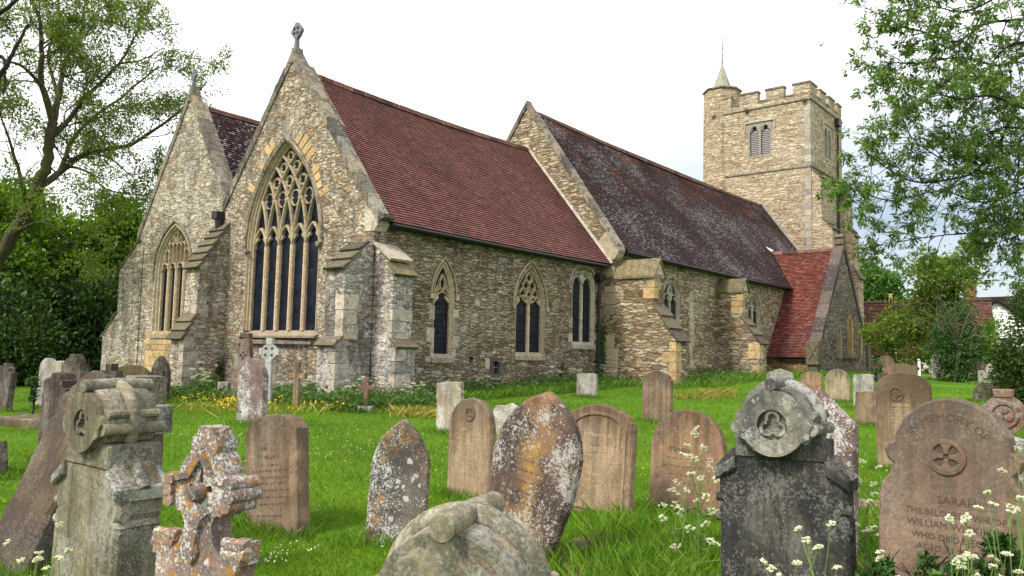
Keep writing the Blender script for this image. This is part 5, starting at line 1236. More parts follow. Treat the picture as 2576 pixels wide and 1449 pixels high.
def cross(label, px, D, H, arm, w, T, mat, rot=0, roll=0, lean=0, zc=.72, wheel=0, base=None, flare=0, name='cross_headstone'):
    p = atd(px, D); t = thing(name, label, 'grave cross', p, (radians(roll), radians(lean), radians(rot))); h = w/2; b = H*zc
    if wheel:
        r = wheel; mb = MB()
        MB().prism([(-h*(1.25+flare), -.3), (h*(1.25+flare), -.3), (h*(1.25+flare*.9), H*.06), (h*(1+flare*.25), H*.3), (h, b-r), (-h, b-r), (-h*(1+flare*.25), H*.3), (-h*(1.25+flare*.9), H*.06)], LP, -T/2, T/2, .012).build('shaft', M[mat], t)
        o = [(r*cos(2*pi*i/28), b+r*sin(2*pi*i/28)) for i in range(28)]
        hs = []
        for k in range(4):
            a = pi/4+k*pi/2; hs.append([(r*.42*cos(a-.42), b+r*.42*sin(a-.42)), (r*.78*cos(a-.3), b+r*.78*sin(a-.3)), (r*.8*cos(a), b+r*.8*sin(a)), (r*.78*cos(a+.3), b+r*.78*sin(a+.3)), (r*.42*cos(a+.42), b+r*.42*sin(a+.42))])
        mb.plate(o, hs if flare < .5 else [], LP, -T*.4, T*.4)
        if flare >= .5:
            ring = [(r*.62*cos(2*pi*i/20), b+r*.62*sin(2*pi*i/20)) for i in range(20)]; mb.sweep(ring, LP, [(-.012, -T*.38), (-.01, -T*.4-.02), (.015, -T*.4-.02), (.02, -T*.38)], True)
            for i in range(3):
                a = pi/2+2*pi*i/3; mb.lathe([(0, -.02), (r*.2, -.015), (r*.22, .02), (0, .02)], LP(r*.25*cos(a), b+r*.25*sin(a), -T*.4), 10, 'x')
        mb.build('wheel_head', M[mat], t)
        mb = MB()
        for s in (-1, 1): mb.prism([(s*r*.86, b-h*.9), (s*arm/2, b-h*1.05), (s*arm/2, b+h*1.05), (s*r*.86, b+h*.9)][::s], LP, -T/2, T/2, .012)
        mb.prism([(-h*.9, b+r*.86), (h*.9, b+r*.86), (h*1.05, H), (-h*1.05, H)], LP, -T/2, T/2, .012); 
        for pc in mb.split(): pc.build('cross_arm', M[mat], t)
    else:
        body = MB().prism(jit([(-h*1.1, -.3), (h*1.1, -.3), (h, b-h), (arm/2, b-h), (arm/2, b+h), (h, b+h), (h, H), (-h, H), (-h, b+h), (-arm/2, b+h), (-arm/2, b-h), (-h, b-h)], .003, int(px)), LP, -T/2, T/2, .012)
        if not base:
            bpy.data.objects.remove(t); o = body.build(name, M[mat]); o.location = p; o.rotation_euler = (radians(roll), radians(lean), radians(rot)); return tag(o, label, 'grave cross')
        body.build('cross_slab', M[mat], t)
    if base:
        bw, bh = base; MB().prism([(-bw/2, -.2), (bw/2, -.2), (bw/2*.9, bh), (-bw/2*.9, bh)], LP, -bw*.4, bw*.4, .02).build('plinth', M['t_pale'], t)
    return t
cross('dark plain stone cross close to the chapel buttress', 283, 19.5, 1.05, .62, .24, .2, 't_dark', 10)
cross('small black cross in front of the pointed dark headstone', 410, 19.0, .9, .42, .12, .12, 't_dark', 25)
cross('thick weathered cross just behind the trefoil barrel cap, one arm showing', 372, 5.4, 1.40, .44, .18, .22, 't_grey', -6, zc=.80)
cross('white marble wheel cross standing before the chancel gable', 678, 19.6, 1.70, .52, .17, .13, 't_marble', 32, wheel=.20, zc=.80, flare=.1)
cross('thin brown wooden-looking cross between white marble cross and buttress', 750, 18.6, 1.12, .44, .13, .13, 't_tan', 30, zc=.70)
cross('small red granite cross on pale plinth between the corner buttresses', 925, 18.2, .82, .40, .10, .09, 't_red', 35, zc=.70, base=(.34, .16))
cross('terracotta wheel cross with trefoil behind the pinkish inscribed headstone', 2528, 7.6, 1.36, .52, .17, .13, 't_terra', 0, -1, 1, zc=.82, wheel=.185, flare=.9)
def memorial():
    p = atd(612, 21.2); t = thing('memorial_stone', 'tall tapering brown memorial with pierced cross leaning on the gable wall', 'gravestone', p, (0, radians(3), radians(18)))
    h = 1.75; w = .34
    o = [(-w, -.3), (w, -.3), (w*.92, h*.55), (w*.55, h*.8), (w*.42, h), (-w*.1, h+.02), (-w*.45, h*.85), (-w*.92, h*.55)]
    hs = []
    for k in range(4):
        a = k*pi/2; hs.append([(.03*cos(a)-.012*sin(a), h*.72+.03*sin(a)+.012*cos(a)), (.03*cos(a)+.012*sin(a), h*.72+.03*sin(a)-.012*cos(a)), (.11*cos(a)+.035*sin(a), h*.72+.11*sin(a)-.035*cos(a)), (.11*cos(a)-.035*sin(a), h*.72+.11*sin(a)+.035*cos(a))])
    MB().plate(jit(o, .005, 4), hs, LP, -.08, .08).build('slab', M['t_memorial'], t)
    MB().prism([(-.2, h-.02), (.16, h-.02), (.12, h+.12), (-.15, h+.12)], LP, -.1, .1, .02).build('cap_stone', M['t_brown'], t)
memorial()
# ------------------------------------------------------------------ plants
def leaves(name, P, Dr, size, mat, parent=None, world=True, wid=.42, seed=0, fold=.25):
    """one quad per leaf: P base points, Dr directions, size lengths"""
    r = np.random.default_rng(seed); P = np.asarray(P, float); Dr = np.asarray(Dr, float); n = len(P)
    Dr = Dr/np.maximum(1e-6, np.linalg.norm(Dr, axis=1))[:, None]
    s = np.cross(Dr, r.normal(0, 1, (n, 3))); s /= np.maximum(1e-6, np.linalg.norm(s, axis=1))[:, None]
    nn = np.cross(s, Dr); L_ = np.broadcast_to(np.asarray(size, float), (n,))[:, None]
    V = np.empty((n, 4, 3)); V[:, 0] = P; V[:, 1] = P+Dr*L_*.5+s*L_*wid*.5+nn*L_*fold*.3; V[:, 2] = P+Dr*L_; V[:, 3] = P+Dr*L_*.5-s*L_*wid*.5+nn*L_*fold*.3
    return fast(name, V.reshape(-1, 3), np.arange(4*n).reshape(n, 4), M[mat], parent, world)
class Tree:
    def __init__(s, seed): s.r = random.Random(seed); s.br = []; s.tw = []
    def limb(s, pts, r0, r1):
        """smooth path through pts"""
        P = [Vector(p) for p in pts]; out = []
        for i in range(len(P)-1):
            a, b, c, d_ = P[max(0, i-1)], P[i], P[i+1], P[min(len(P)-1, i+2)]
            for k in range(4):
                t = k/4
                out.append(.5*((2*b)+(c-a)*t+(2*a-5*b+4*c-d_)*t*t+(3*b-a-3*c+d_)*t**3))
        out.append(P[-1]); n = len(out)
        out = [p+Vector((s.r.gauss(0, 1), s.r.gauss(0, 1), s.r.gauss(0, 1)))*r0*.12 for p in out]
        s.br.append((out, [r0+(r1-r0)*(i/(n-1))**.8 for i in range(n)])); return out
    def sprout(s, p, d, L, r, lev, up=.15, wig=.35, den=1.0, droop=0.0):
        n = 4 if lev else 3; pts = [p]; q = p.copy(); d = d.normalized()
        for i in range(n):
            d = (d+Vector((s.r.gauss(0, wig), s.r.gauss(0, wig), s.r.gauss(0, wig)+up-droop*i/n))*.5).normalized(); q = q+d*(L/n); pts.append(q.copy())
        s.br.append((pts, [r*(1-.75*i/n) for i in range(n+1)]))
        if lev == 0: s.tw.append((pts[-1], d)); s.tw.append((pts[-2], d)); return
        k = max(2, int(s.r.uniform(3.2, 5.2)*den))
        for j in range(k):
            t = s.r.uniform(.25, 1); i = min(n-1, int(t*n)); b = pts[i].lerp(pts[i+1], t*n-i)
            ax = Vector((s.r.gauss(0, 1), s.r.gauss(0, 1), s.r.gauss(0, 1))).normalized()
            nd = (d+ax*s.r.uniform(.6, 1.1)).normalized()
            s.sprout(b, nd, L*s.r.uniform(.4, .62), r*.5, lev-1, up, wig, den, droop)
        s.tw.append((pts[-1], d))
    def clothe(s, path, r, cnt, L, lev, t0=.2, up=.15, den=1.0, droop=0.0):
        n = len(path)-1
        for j in range(cnt):
            t = t0+(1-t0)*(j+s.r.random())/cnt; i = min(n-1, int(t*n)); b = path[i].lerp(path[i+1], t*n-i)
            tg = (path[i+1]-path[i]).normalized(); ax = Vector((s.r.gauss(0, 1), s.r.gauss(0, 1), s.r.gauss(0, 1))).normalized()
            s.sprout(b, (tg*.6+ax*.9+Vector((0, 0, up))).normalized(), L*s.r.uniform(.6, 1.15)*(1.1-.4*t), r*(1-.5*t), lev, up, .35, den, droop)
    def wood(s, name, mat, parent, sides=6, rmin=0.0):
        mb = MB()
        for pts, rad in s.br:
            if max(rad) < rmin: continue
            mb.tube(pts, [max(.003, x) for x in rad], sides if rad[0] > .06 else (4 if rad[0] > .02 else 3), False)
        return mb.build(name, M[mat], parent, True, True)
    def foliage(s, name, mat, parent, per, size, spread, seed=1, keep=1.0, down=.0, wid=.42):
        r = np.random.default_rng(seed); P = []; Dr = []; S = []
        for p, d_ in s.tw:
            if s.r.random() > keep: continue
            k = max(1, int(r.normal(per, per*.3))); c = np.array(p)
            dd = r.normal(0, 1, (k, 3)); dd /= np.linalg.norm(dd, axis=1)[:, None]
            P.append(c+dd*r.random((k, 1))*spread*.5); Dr.append(dd+np.array(d_)*.5+[0, 0, -down]); S.append(size*r.uniform(.6, 1.25, k))
        return leaves(name, np.vstack(P), np.vstack(Dr), np.concatenate(S), mat, parent, True, wid, seed)
def V3(px, py, D): return Vector(pt3(px, py, D))

# --- tall open ash beyond the chapel, on the left -------------------
def ash_left():
    T = Tree(21); base = atd(-75, 30); t = thing('ash_tree', 'tall open tree with leaning mossy trunk and thin spring leaves beside the chapel', 'tree', base)
    tr = T.limb([base+Vector((0, 0, -.3)), V3(-62, 790, 30), V3(-12, 668, 30), V3(32, 588, 30), V3(68, 528, 30), V3(96, 472, 30), V3(114, 412, 30), V3(124, 350, 30), V3(134, 308, 30)], .31, .17)
    Ls = [([(134, 308, 30), (106, 212, 29.5), (104, 120, 29), (98, 40, 28.5), (62, -40, 28)], .2, 14),
          ([(134, 308, 30), (152, 215, 30.5), (166, 150, 31), (202, 90, 31.5), (215, -10, 32)], .18, 14),
          ([(124, 350, 30), (165, 310, 30.5), (222, 238, 31.5), (300, 160, 32.5), (350, 70, 33)], .17, 15),
          ([(100, 470, 30), (150, 432, 30.5), (182, 350, 31.5), (240, 292, 32.5), (310, 240, 33), (400, 165, 33.5)], .17, 15),
          ([(96, 475, 30), (165, 420, 31), (222, 384, 32), (322, 366, 33.5), (402, 318, 34.5), (452, 278, 35), (512, 215, 35.5)], .19, 18),
          ([(170, 418, 31), (220, 432, 31), (272, 478, 31.5), (372, 492, 32)], .09, 9),
          ([(68, 528, 30), (50, 440, 29), (22, 350, 28), (-10, 260, 27.5)], .13, 11),
          ([(104, 215, 29.5), (60, 170, 28.5), (10, 150, 28), (-60, 100, 27.5)], .11, 10),
          ([(150, 250, 30.4), (120, 140, 31), (150, 60, 31.5), (140, -40, 32)], .11, 11),
          ([(40, 580, 30), (110, 560, 29), (170, 600, 28.5), (240, 640, 28.5)], .08, 8),
          ([(222, 384, 32), (280, 400, 31.5), (330, 440, 31.5), (372, 430, 32)], .07, 8),
          ([(300, 160, 32.5), (360, 150, 32.5), (410, 120, 33)], .07, 7)]
    for pts, r0, cnt in Ls:
        p = T.limb([V3(*q) for q in pts], r0*.75, r0*.18); T.clothe(p, r0*.22, cnt, 2.3, 2, .15, .18, 1.0)
    T.wood('trunk', 'bark', t, 7); T.foliage('crown', 'leaf_ash', t, 13, .135, .55, 4, .95, .1)
ash_left()
# branch tip of a nearer tree entering at the upper left corner
def near_left():
    T = Tree(5); base = atd(-330, 20); t = thing('ash_tree', 'nearly leafless dark branches in front of the tall open tree', 'tree', base)
    T.limb([base+Vector((0, 0, -.3)), V3(-300, 500, 20), V3(-200, 100, 19), V3(-120, -80, 18.5)], .3, .16)
    for pts, r0 in (([(-200, 100, 19), (-60, 60, 18), (20, 20, 17.5), (60, -30, 17.5)], .09), ([(-250, 300, 19.5), (-60, 250, 18), (5, 180, 17.5), (40, 120, 17.5), (70, 60, 17.5)], .09), ([(-60, 250, 18), (0, 140, 17.8), (14, 200, 17.6), (8, 240, 17.5)], .05)):
        p = T.limb([V3(*q) for q in pts], r0, r0*.3); T.clothe(p, r0*.3, 5, 1.0, 1, .3, .1)
    T.wood('trunk', 'bark_dark', t, 7); T.foliage('crown', 'leaf_ash', t, 3, .12, .25, 6, .3)
near_left()

def bushy(name, label, cat, px, D, blobs, mat, n, size, trunk=None, seed=1, group=None, mat2=None, stemmat='bark_dark', flat=.0, hang=0.0):
    """leafy crown of several uneven masses: blobs are (px, py, rx, ry) in picture units at depth D"""
    base = atd(px, D); t = thing(name, label, cat, base, group=group); r = np.random.default_rng(seed); u = D/FPX
    P = []; Dr = []
    for bx, by, rx, ry in blobs:
        c = pt3(bx, by, D)+np.array([_F[0], _F[1], 0])*r.uniform(-.6, .6)*rx*u; k = int(n*rx*ry/sum(b[2]*b[3] for b in blobs))
        nc = max(6, int(k/60)); th = r.normal(0, 1, (nc, 3)); th /= np.linalg.norm(th, axis=1)[:, None]
        rad = r.uniform(.55, 1.05, (nc, 1)); cl = c+th*rad*np.array([rx*u, rx*u, ry*u])   # leaf clumps on an uneven shell
        idx = r.integers(0, nc, k); sp = np.array([rx*u, rx*u, ry*u])*.24
        p = cl[idx]+r.normal(0, 1, (k, 3))*sp; P.append(p); q = p-c; q /= np.maximum(.01, np.linalg.norm(q, axis=1))[:, None]
        Dr.append(q*.8+r.normal(0, .7, (k, 3))+[0, 0, -hang])
    P = np.vstack(P); Dr = np.vstack(Dr); ok = P[:, 2] > np.array([gz(a, b) for a, b in P[:, :2]])+.03
    P = P[ok]; Dr = Dr[ok]
    leaves('crown', P, Dr, size*r.uniform(.6, 1.3, len(P)), mat, t, True, .5, seed)
    T = Tree(seed); c0 = Vector(pt3(blobs[0][0], blobs[0][1], D)); b = Vector(base)+Vector((0, 0, -.2))
    tr = max(.03, (trunk or .12)); p = T.limb([b, b.lerp(c0, .5)+Vector((.1, .05, 0)), c0], tr, tr*.4)
    for bx, by, rx, ry in blobs[1:]:
        T.limb([p[len(p)//2], p[-1].lerp(Vector(pt3(bx, by, D)), .5), Vector(pt3(bx, by, D))], tr*.5, tr*.15)
    T.clothe(p, tr*.3, 8, max(.3, blobs[0][2]*u*.7), 1, .4); T.wood('trunk', stemmat, t, 6)
    return t
gl = 'trees behind the chapel'
bushy('broadleaf_tree', 'mid-green leafy tree rising beside the chapel gable', 'tree', 300, 42, [(312, 610, 62, 75), (268, 690, 70, 70), (345, 700, 60, 90), (318, 545, 40, 40), (350, 820, 50, 80)], 'leaf_mid', 15000, .30, .3, 11, gl)
bushy('broadleaf_tree', 'darker leafy tree behind the leaning trunk of the tall open tree', 'tree', 150, 40, [(165, 640, 80, 90), (95, 600, 70, 80), (200, 720, 80, 80), (120, 720, 90, 80)], 'leaf_mid', 15000, .28, .3, 12, gl)
bushy('broadleaf_tree', 'leafy tree farther from the chapel, below the bare branches', 'tree', 5, 36, [(10, 600, 80, 90), (50, 690, 80, 80), (-20, 740, 80, 90), (30, 520, 60, 60)], 'leaf_mid', 14000, .26, .3, 13, gl)
bushy('yew_tree', 'dark understory tree with canopy shade in its colour beside the chapel buttress', 'tree', 320, 38, [(320, 860, 75, 110), (255, 800, 70, 100), (290, 930, 90, 60), (362, 760, 40, 110)], 'leaf_dark', 14000, .24, .3, 14, gl)
bushy('yew_tree', 'dark understory tree with canopy shade in its colour behind the dark red-brown headstone', 'tree', 170, 36, [(170, 850, 90, 110), (110, 800, 80, 100), (180, 930, 100, 55), (220, 780, 60, 80)], 'leaf_dark', 15000, .24, .3, 15, gl)
bushy('yew_tree', 'dark understory tree with canopy shade in its colour behind the black-streaked leaning headstone', 'tree', 20, 33, [(20, 840, 90, 120), (70, 880, 80, 80), (-40, 900, 90, 80), (40, 940, 100, 50)], 'leaf_dark', 15000, .22, .3, 16, gl)
bushy('hedge', 'deep shadowy hedge closing the churchyard behind the dark understory trees', 'hedge', 150, 48, [(0, 850, 120, 120), (150, 850, 130, 120), (300, 850, 110, 120), (-120, 850, 120, 120)], 'leaf_dark', 12000, .40, .3, 17)

# --- right side ------------------------------------------------------
def ash_right():
    T = Tree(33); base = atd(2960, 11.5); t = thing('ash_tree', 'overhanging ash branches with drooping twigs and fresh leaf sprays beside the tower', 'tree', base)
    T.limb([base+Vector((0, 0, -.3)), V3(2930, 700, 11.5), V3(2850, 250, 11.3), V3(2800, -150, 11)], .26, .14)
    q = lambda *a: [V3(1717.3+x/2, y/2, D) for x, y, D in a]
    Ls = [(q((2150, 300, 11), (1800, 120, 10.5), (1620, 105, 10.2), (1500, 130, 10), (1380, 210, 9.8), (1240, 170, 9.8), (1080, 120, 9.7), (910, 30, 9.6)), .05, 26),
          (q((2200, 550, 11.2), (1800, 400, 10.6), (1690, 520, 10.4), (1610, 690, 10.2), (1530, 800, 10.1), (1440, 880, 10), (1210, 920, 9.9), (1060, 870, 9.9), (930, 770, 9.8)), .06, 34),
          (q((2150, 300, 11), (1760, 270, 10.6), (1600, 330, 10.3), (1400, 290, 10.2), (1200, 320, 10), (1050, 320, 10), (950, 390, 10)), .045, 28),
          (q((2150, 700, 11.4), (1740, 650, 10.8), (1690, 900, 10.6), (1650, 1080, 10.5), (1590, 1240, 10.4)), .04, 16),
          (q((2150, 700, 11.4), (1760, 920, 10.8), (1520, 1020, 10.6), (1300, 960, 10.5), (1060, 1010, 10.4), (930, 975, 10.3), (820, 940, 10.3)), .035, 28),
          (q((2200, 550, 11.2), (1780, 560, 9.8), (1560, 480, 9.4), (1380, 500, 9.3), (1200, 440, 9.3), (1080, 500, 9.3)), .045, 24),
          (q((2150, -200, 11), (1750, -120, 10), (1560, 0, 9.8), (1400, 60, 9.6), (1250, 30, 9.6), (1080, 60, 9.6)), .045, 24),
          (q((2150, 850, 11.4), (1760, 1120, 11), (1560, 1170, 10.8), (1330, 1180, 10.8), (1130, 1210, 10.8), (1020, 1235, 10.8)), .035, 20),
          (q((1440, 880, 10), (1300, 800, 9.9), (1180, 720, 9.9), (1100, 640, 9.8), (1020, 690, 9.8)), .025, 14),
          (q((2150, 850, 11.4), (1740, 1000, 10.2), (1690, 1150, 10), (1700, 1330, 9.9)), .03, 10), (q((2200, 500, 11.2), (1800, 640, 10.2), (1620, 640, 9.9), (1470, 700, 9.8), (1330, 690, 9.8)), .04, 20), (q((2150, 100, 11), (1800, 200, 10.2), (1640, 230, 10), (1500, 380, 9.9), (1420, 400, 9.9)), .04, 18), (q((2200, 700, 11.4), (1800, 780, 11), (1640, 960, 10.9), (1480, 1080, 10.8)), .035, 16)]
    for pts, r0, cnt in Ls:
        p = T.limb(pts, r0*.55, .005); T.clothe(p, .011, int(cnt*1.35), .60, 1, .12, .0, 1.15, .35)
    T.wood('trunk', 'bark_dark', t, 7); T.foliage('crown', 'leaf_right', t, 16, .066, .08, 8, .66, .3, .34)
ash_right()
bushy('broadleaf_tree', 'rounded bright green tree beyond the porch gable', 'tree', 2200, 85, [(2195, 718, 52, 55), (2225, 735, 38, 42), (2170, 760, 45, 50)], 'leaf_far', 9000, .5, .4, 41)
def bare_far():
    T = Tree(9); base = atd(2180, 95); t = thing('bare_tree', 'faint leafless tree top behind the bright green one', 'tree', base)
    p = T.limb([base, V3(2180, 760, 95), V3(2182, 660, 95)], .3, .08); T.clothe(p, .07, 14, 2.6, 2, .5, .3); T.wood('trunk', 'bark_pale', t, 5)
bare_far()
bushy('shrub_tree', 'feathery light green shrub tree above the ivy-clad trunk near the houses', 'tree', 2400, 40, [(2400, 700, 70, 55), (2330, 690, 50, 50), (2440, 650, 40, 40), (2300, 800, 55, 45), (2250, 830, 60, 45), (2300, 870, 70, 35), (2380, 760, 60, 40)], 'leaf_ash', 9500, .22, .2, 42)
bushy('ivy_thicket', 'dark ivy-smothered trunk and thicket with dead twigs in front of the houses', 'ivy', 2420, 37, [(2410, 840, 48, 75), (2385, 880, 55, 50), (2440, 900, 50, 60), (2400, 955, 62, 40), (2350, 975, 40, 25)], 'leaf_ivy', 9000, .15, .25, 43)
def dead_twigs():
    T = Tree(77); base = atd(2400, 36)
    for px, py in ((2330, 760), (2360, 740), (2400, 760), (2450, 770), (2300, 800), (2480, 850), (2380, 800)):
        p = T.limb([base, V3(2410, 880, 36), V3((2410+px)/2, (860+py)/2-10, 35.7), V3(px, py, 35.5)], .05, .015); T.clothe(p, .014, 9, .8, 1, .55, 0, 1, .4)
    tag(T.wood('dead_shrub', 'bark_pale', None, 4), 'tangle of pale dead twigs hanging over the dark ivy', 'shrub')
dead_twigs()
bushy('yew_bush', 'dense dark green yew behind the terracotta cross', 'bush', 2600, 19, [(2590, 860, 62, 120), (2560, 990, 60, 75), (2610, 760, 45, 50), (2540, 920, 32, 60)], 'leaf_yew', 15000, .085, .08, 44)
bushy('shrub', 'small leafy shrub by the porch foot behind the headstones', 'shrub', 2052+100, 30, [(2206, 925, 12, 22), (2215, 945, 16, 16)], 'leaf_ivy', 900, .09, .02, 45)
bushy('shrub', 'round bright green bush beside the white gate', 'shrub', 2345, 46, [(2350, 908, 18, 12), (2340, 925, 14, 12)], 'leaf_far', 1000, .14, .03, 46)
bushy('shrub', 'yellowish low shrub against the wall of the red-roofed house', 'shrub', 2275, 52, [(2265, 925, 10, 12), (2285, 930, 14, 11)], 'leaf_far', 900, .16, .03, 47)
bushy('sapling', 'small leafy sapling standing alone on the lawn under trees', 'shrub', 80, 14.8, [(80, 970, 13, 16), (78, 995, 9, 14)], 'leaf_ivy', 700, .055, .012, 48)
bushy('shrub', 'grey-green bush thicket between white house and yew', 'shrub', 2500, 45, [(2500, 860, 40, 50), (2470, 900, 30, 40)], 'leaf_mid', 2500, .2, .05, 49)

def ivy(label, pts, spread, n, size, seed, name='ivy_plant'):
    """climbing stems on a wall with leaves"""
    r = np.random.default_rng(seed); t = thing(name, label, 'climbing plant', pts[0]); P = [Vector(p) for p in pts]
    MB().tube(P, .012, 5).build('stem', M['bark_dark'], t, True)
    Q = []
    for i in range(n):
        k = r.uniform(0, len(P)-1.001); j = int(k); c = P[j].lerp(P[j+1], k-j); s = spread*(1.15-.55*k/(len(P)-1))
        Q.append((c.x+r.normal(0, s), c.y-abs(r.normal(0, .04)), c.z+r.normal(0, s*.8)))
    leaves('foliage', Q, r.normal(0, 1, (n, 3))+[0, -.8, -.6], size*r.uniform(.6, 1.2, n), 'leaf_ivy', t, True, .7, seed)
ivy('ivy climbing beside the black drainpipe in the wall corner', [(11.05, -.14, -1.0), (11.06, -.12, -.3), (11.0, -.1, .5), (11.04, -.1, 1.15)], .11, 900, .07, 3)
ivy('thin green creeper on the side wall below the traceried window', [(8.45, -.03, -1.2), (8.5, -.03, -.8), (8.62, -.03, -.45), (8.66, -.03, -.25)], .05, 160, .06, 4)
ivy('ivy growing out of the angle of the chapel buttress', [(-.5, 6.6, -1.5), (-.42, 6.62, -.9), (-.4, 6.62, -.4)], .12, 300, .08, 5)

# --- cow parsley -----------------------------------------------------
def parsley(label, px, py, D, seed, umb=5, spread=.16, um=.035, leafn=60, group='cow parsley plants'):
    top = V3(px, py, D); g0 = gz(top.x, top.y); H = max(.25, top.z-g0); r = random.Random(seed); t = thing('cow_parsley', label, 'wild flower', (top.x, top.y, g0), group=group)
    st = MB(); P = []; Dr = []; LP_ = []; LD = []
    root = Vector((top.x+r.gauss(0, .06), top.y+r.gauss(0, .06), g0-.03)); fork = root.lerp(top, .55)+Vector((r.gauss(0, .02), r.gauss(0, .02), 0))
    st.tube([root, root.lerp(fork, .5)+Vector((r.gauss(0, .015), r.gauss(0, .015), 0)), fork], [.0048, .0042, .0036], 5)
    heads = [top]+[fork+Vector((r.gauss(0, spread), r.gauss(0, spread), r.uniform(.12, .45)*H)) for _ in range(umb-1)]
    for h in heads:
        P = []; Dr = []
        m = fork.lerp(h, .5)+Vector((r.gauss(0, .02), r.gauss(0, .02), -.02)); st.tube([fork.lerp(root, r.uniform(0, .25)), m, h], [.003, .0024, .002], 4)
        tilt = Euler((r.gauss(0, .45), r.gauss(0, .45), 0)).to_matrix()
        for k in range(9):
            a = 2*pi*k/9+r.random(); R = um*r.uniform(.5, 1.15); e = h+tilt@Vector((R*cos(a), R*sin(a), um*.75-R*.7+r.gauss(0, um*.12))); st.tube([h, e], [.0012, .0009], 3, False)
            for _ in range(13):
                P.append(e+Vector((r.gauss(0, um*.15), r.gauss(0, um*.15), r.gauss(0, um*.11)))); Dr.append((r.gauss(0, 1), r.gauss(0, 1), .5))
        leaves('flower_head', [tuple(p) for p in P], Dr, .008, 'petal_white', t, True, 1.0, seed)
    for _ in range(leafn):
        b = root.lerp(fork, r.uniform(.08, .75)); LP_.append(b+Vector((r.gauss(0, .07), r.gauss(0, .07), r.gauss(0, .04)))); LD.append((r.gauss(0, 1), r.gauss(0, 1), r.gauss(0, .4)))
    st.build('stem', M['stem'], t, True)
    if leafn: leaves('foliage', [tuple(p) for p in LP_], LD, .055, 'parsley_leaf', t, True, .35, seed)
C_ = [('before the curved-writing headstone, tallest stem', 1752, 1080, 6.2, 6, .14), ('with a bent stem over the orange-brown headstone', 1716, 1145, 6.0, 5, .12), ('beside the soot-black stone, many drooping umbels', 1770, 1128, 5.6, 6, .14),
      ('low in front of the orange-brown headstone', 1690, 1232, 6.3, 5, .16), ('between the orange-brown headstone and the black one', 1752, 1262, 5.8, 5, .14), ('short one beside the ledger slab', 1668, 1272, 6.4, 4, .12), ('beside the soot-black shaft, low', 1735, 1330, 5.4, 5, .14),
      ('across the shoulder of the soot-black stone', 2092, 1318, 3.7, 4, .07), ('at the middle foot of the soot-black stone', 2058, 1378, 3.6, 4, .07), ('low before the soot-black stone, widest umbels', 2005, 1418, 3.6, 5, .09), ('low before the soot-black stone, at its corner', 1940, 1432, 3.6, 4, .08),
      ('in the gap beside the black stone, upper', 2168, 1162, 6.4, 4, .12), ('in the gap, close to the pink stone', 2212, 1176, 6.6, 4, .10), ('in the gap, lower', 2185, 1262, 5.0, 5, .12), ('low in the gap by the grass path', 2200, 1330, 4.6, 5, .10), ('bottom of the gap', 2215, 1390, 4.2, 4, .09),
      ('over the long inscription, large umbel', 2485, 1242, 3.7, 5, .085), ('in front of the inscription, middle', 2432, 1300, 3.7, 4, .07), ('low before the inscription', 2388, 1306, 3.65, 4, .06), ('low before the inscription, bushier', 2440, 1345, 3.6, 4, .08), ('tall, beside the grey shouldered stone', 2560, 1130, 4.0, 5, .09), ('half as tall, beside the grey shouldered stone', 2568, 1255, 3.8, 5, .08),
      ('slender, in front of the leaning brown slab', 150, 1320, 4.2, 5, .09), ('low, beside the leaning slab', 148, 1405, 4.0, 4, .07), ('short, at the foot of the leaning slab', 52, 1412, 4.0, 4, .07)]
for i, (lb, px, py, D, u_, sp) in enumerate(C_): parsley('white cow parsley '+lb, px, py, D, 100+i, u_, sp, .029 if D > 5 else .017, 34)
W_ = [('in the corner between the two front buttresses', -.45, -.5, .75), ('against the front buttress end', -.75, -.35, .6), ('at the outer side buttress foot', .4, -1.25, .6), ('at the wall beside the side buttress', 1.3, -.45, .8), ('under the narrow lancet', 2.4, -.4, .65), ('below the small vent', 4.0, -.4, .55),
      ('on one side of the creeper, taller', 7.4, -.45, .75), ('on the drainpipe side of the creeper', 9.0, -.4, .7), ('by the drainpipe foot', 10.5, -.45, .8), ('at the nave buttress foot', 12.9, -2.6, .5), ('between the nave buttresses', 18.5, -.8, .6),
      ('big clump beside the chapel buttress', -1.0, 6.2, 1.0), ('second clump by the chapel buttress', -1.3, 5.7, .75), ('under the great window sill', -.6, 1.6, .6), ('under the great window, middle', -.5, 2.6, .5), ('at the outer foot of the front buttress', -1.3, .9, .7)]
for i, (lb, x, y, h) in enumerate(W_):
    r = random.Random(i); g0 = gz(x, y)
    t = thing('cow_parsley', 'bushy cow parsley '+lb, 'wild flower', (x, y, g0), group='cow parsley clumps along the church'); st = MB(); P = []; Dr = []; Q = []; QD = []
    for k in range(14):
        e = Vector((x+r.gauss(0, .22), y+r.gauss(0, .18), g0+h*r.uniform(.55, 1.1))); b = Vector((x+r.gauss(0, .1), y+r.gauss(0, .1), g0-.03)); st.tube([b, b.lerp(e, .6)+Vector((0, 0, .03)), e], [.006, .005, .003], 4)
        for _ in range(34): P.append(tuple(e+Vector((r.gauss(0, .035), r.gauss(0, .035), r.gauss(0, .012))))); Dr.append((r.gauss(0, 1), r.gauss(0, 1), .3))
    for _ in range(420):
        Q.append((x+r.gauss(0, .24), y+r.gauss(0, .18), g0+h*abs(r.gauss(.32, .22)))); QD.append((r.gauss(0, 1), r.gauss(0, 1), r.gauss(.1, .5)))
    st.build('stem', M['stem'], t, True); o = leaves('flower_head', P, Dr, .02, 'petal_white', t, True, 1, i); o['kind'] = 'stuff'; leaves('foliage', Q, QD, .10, 'parsley_leaf', t, True, .4, i)

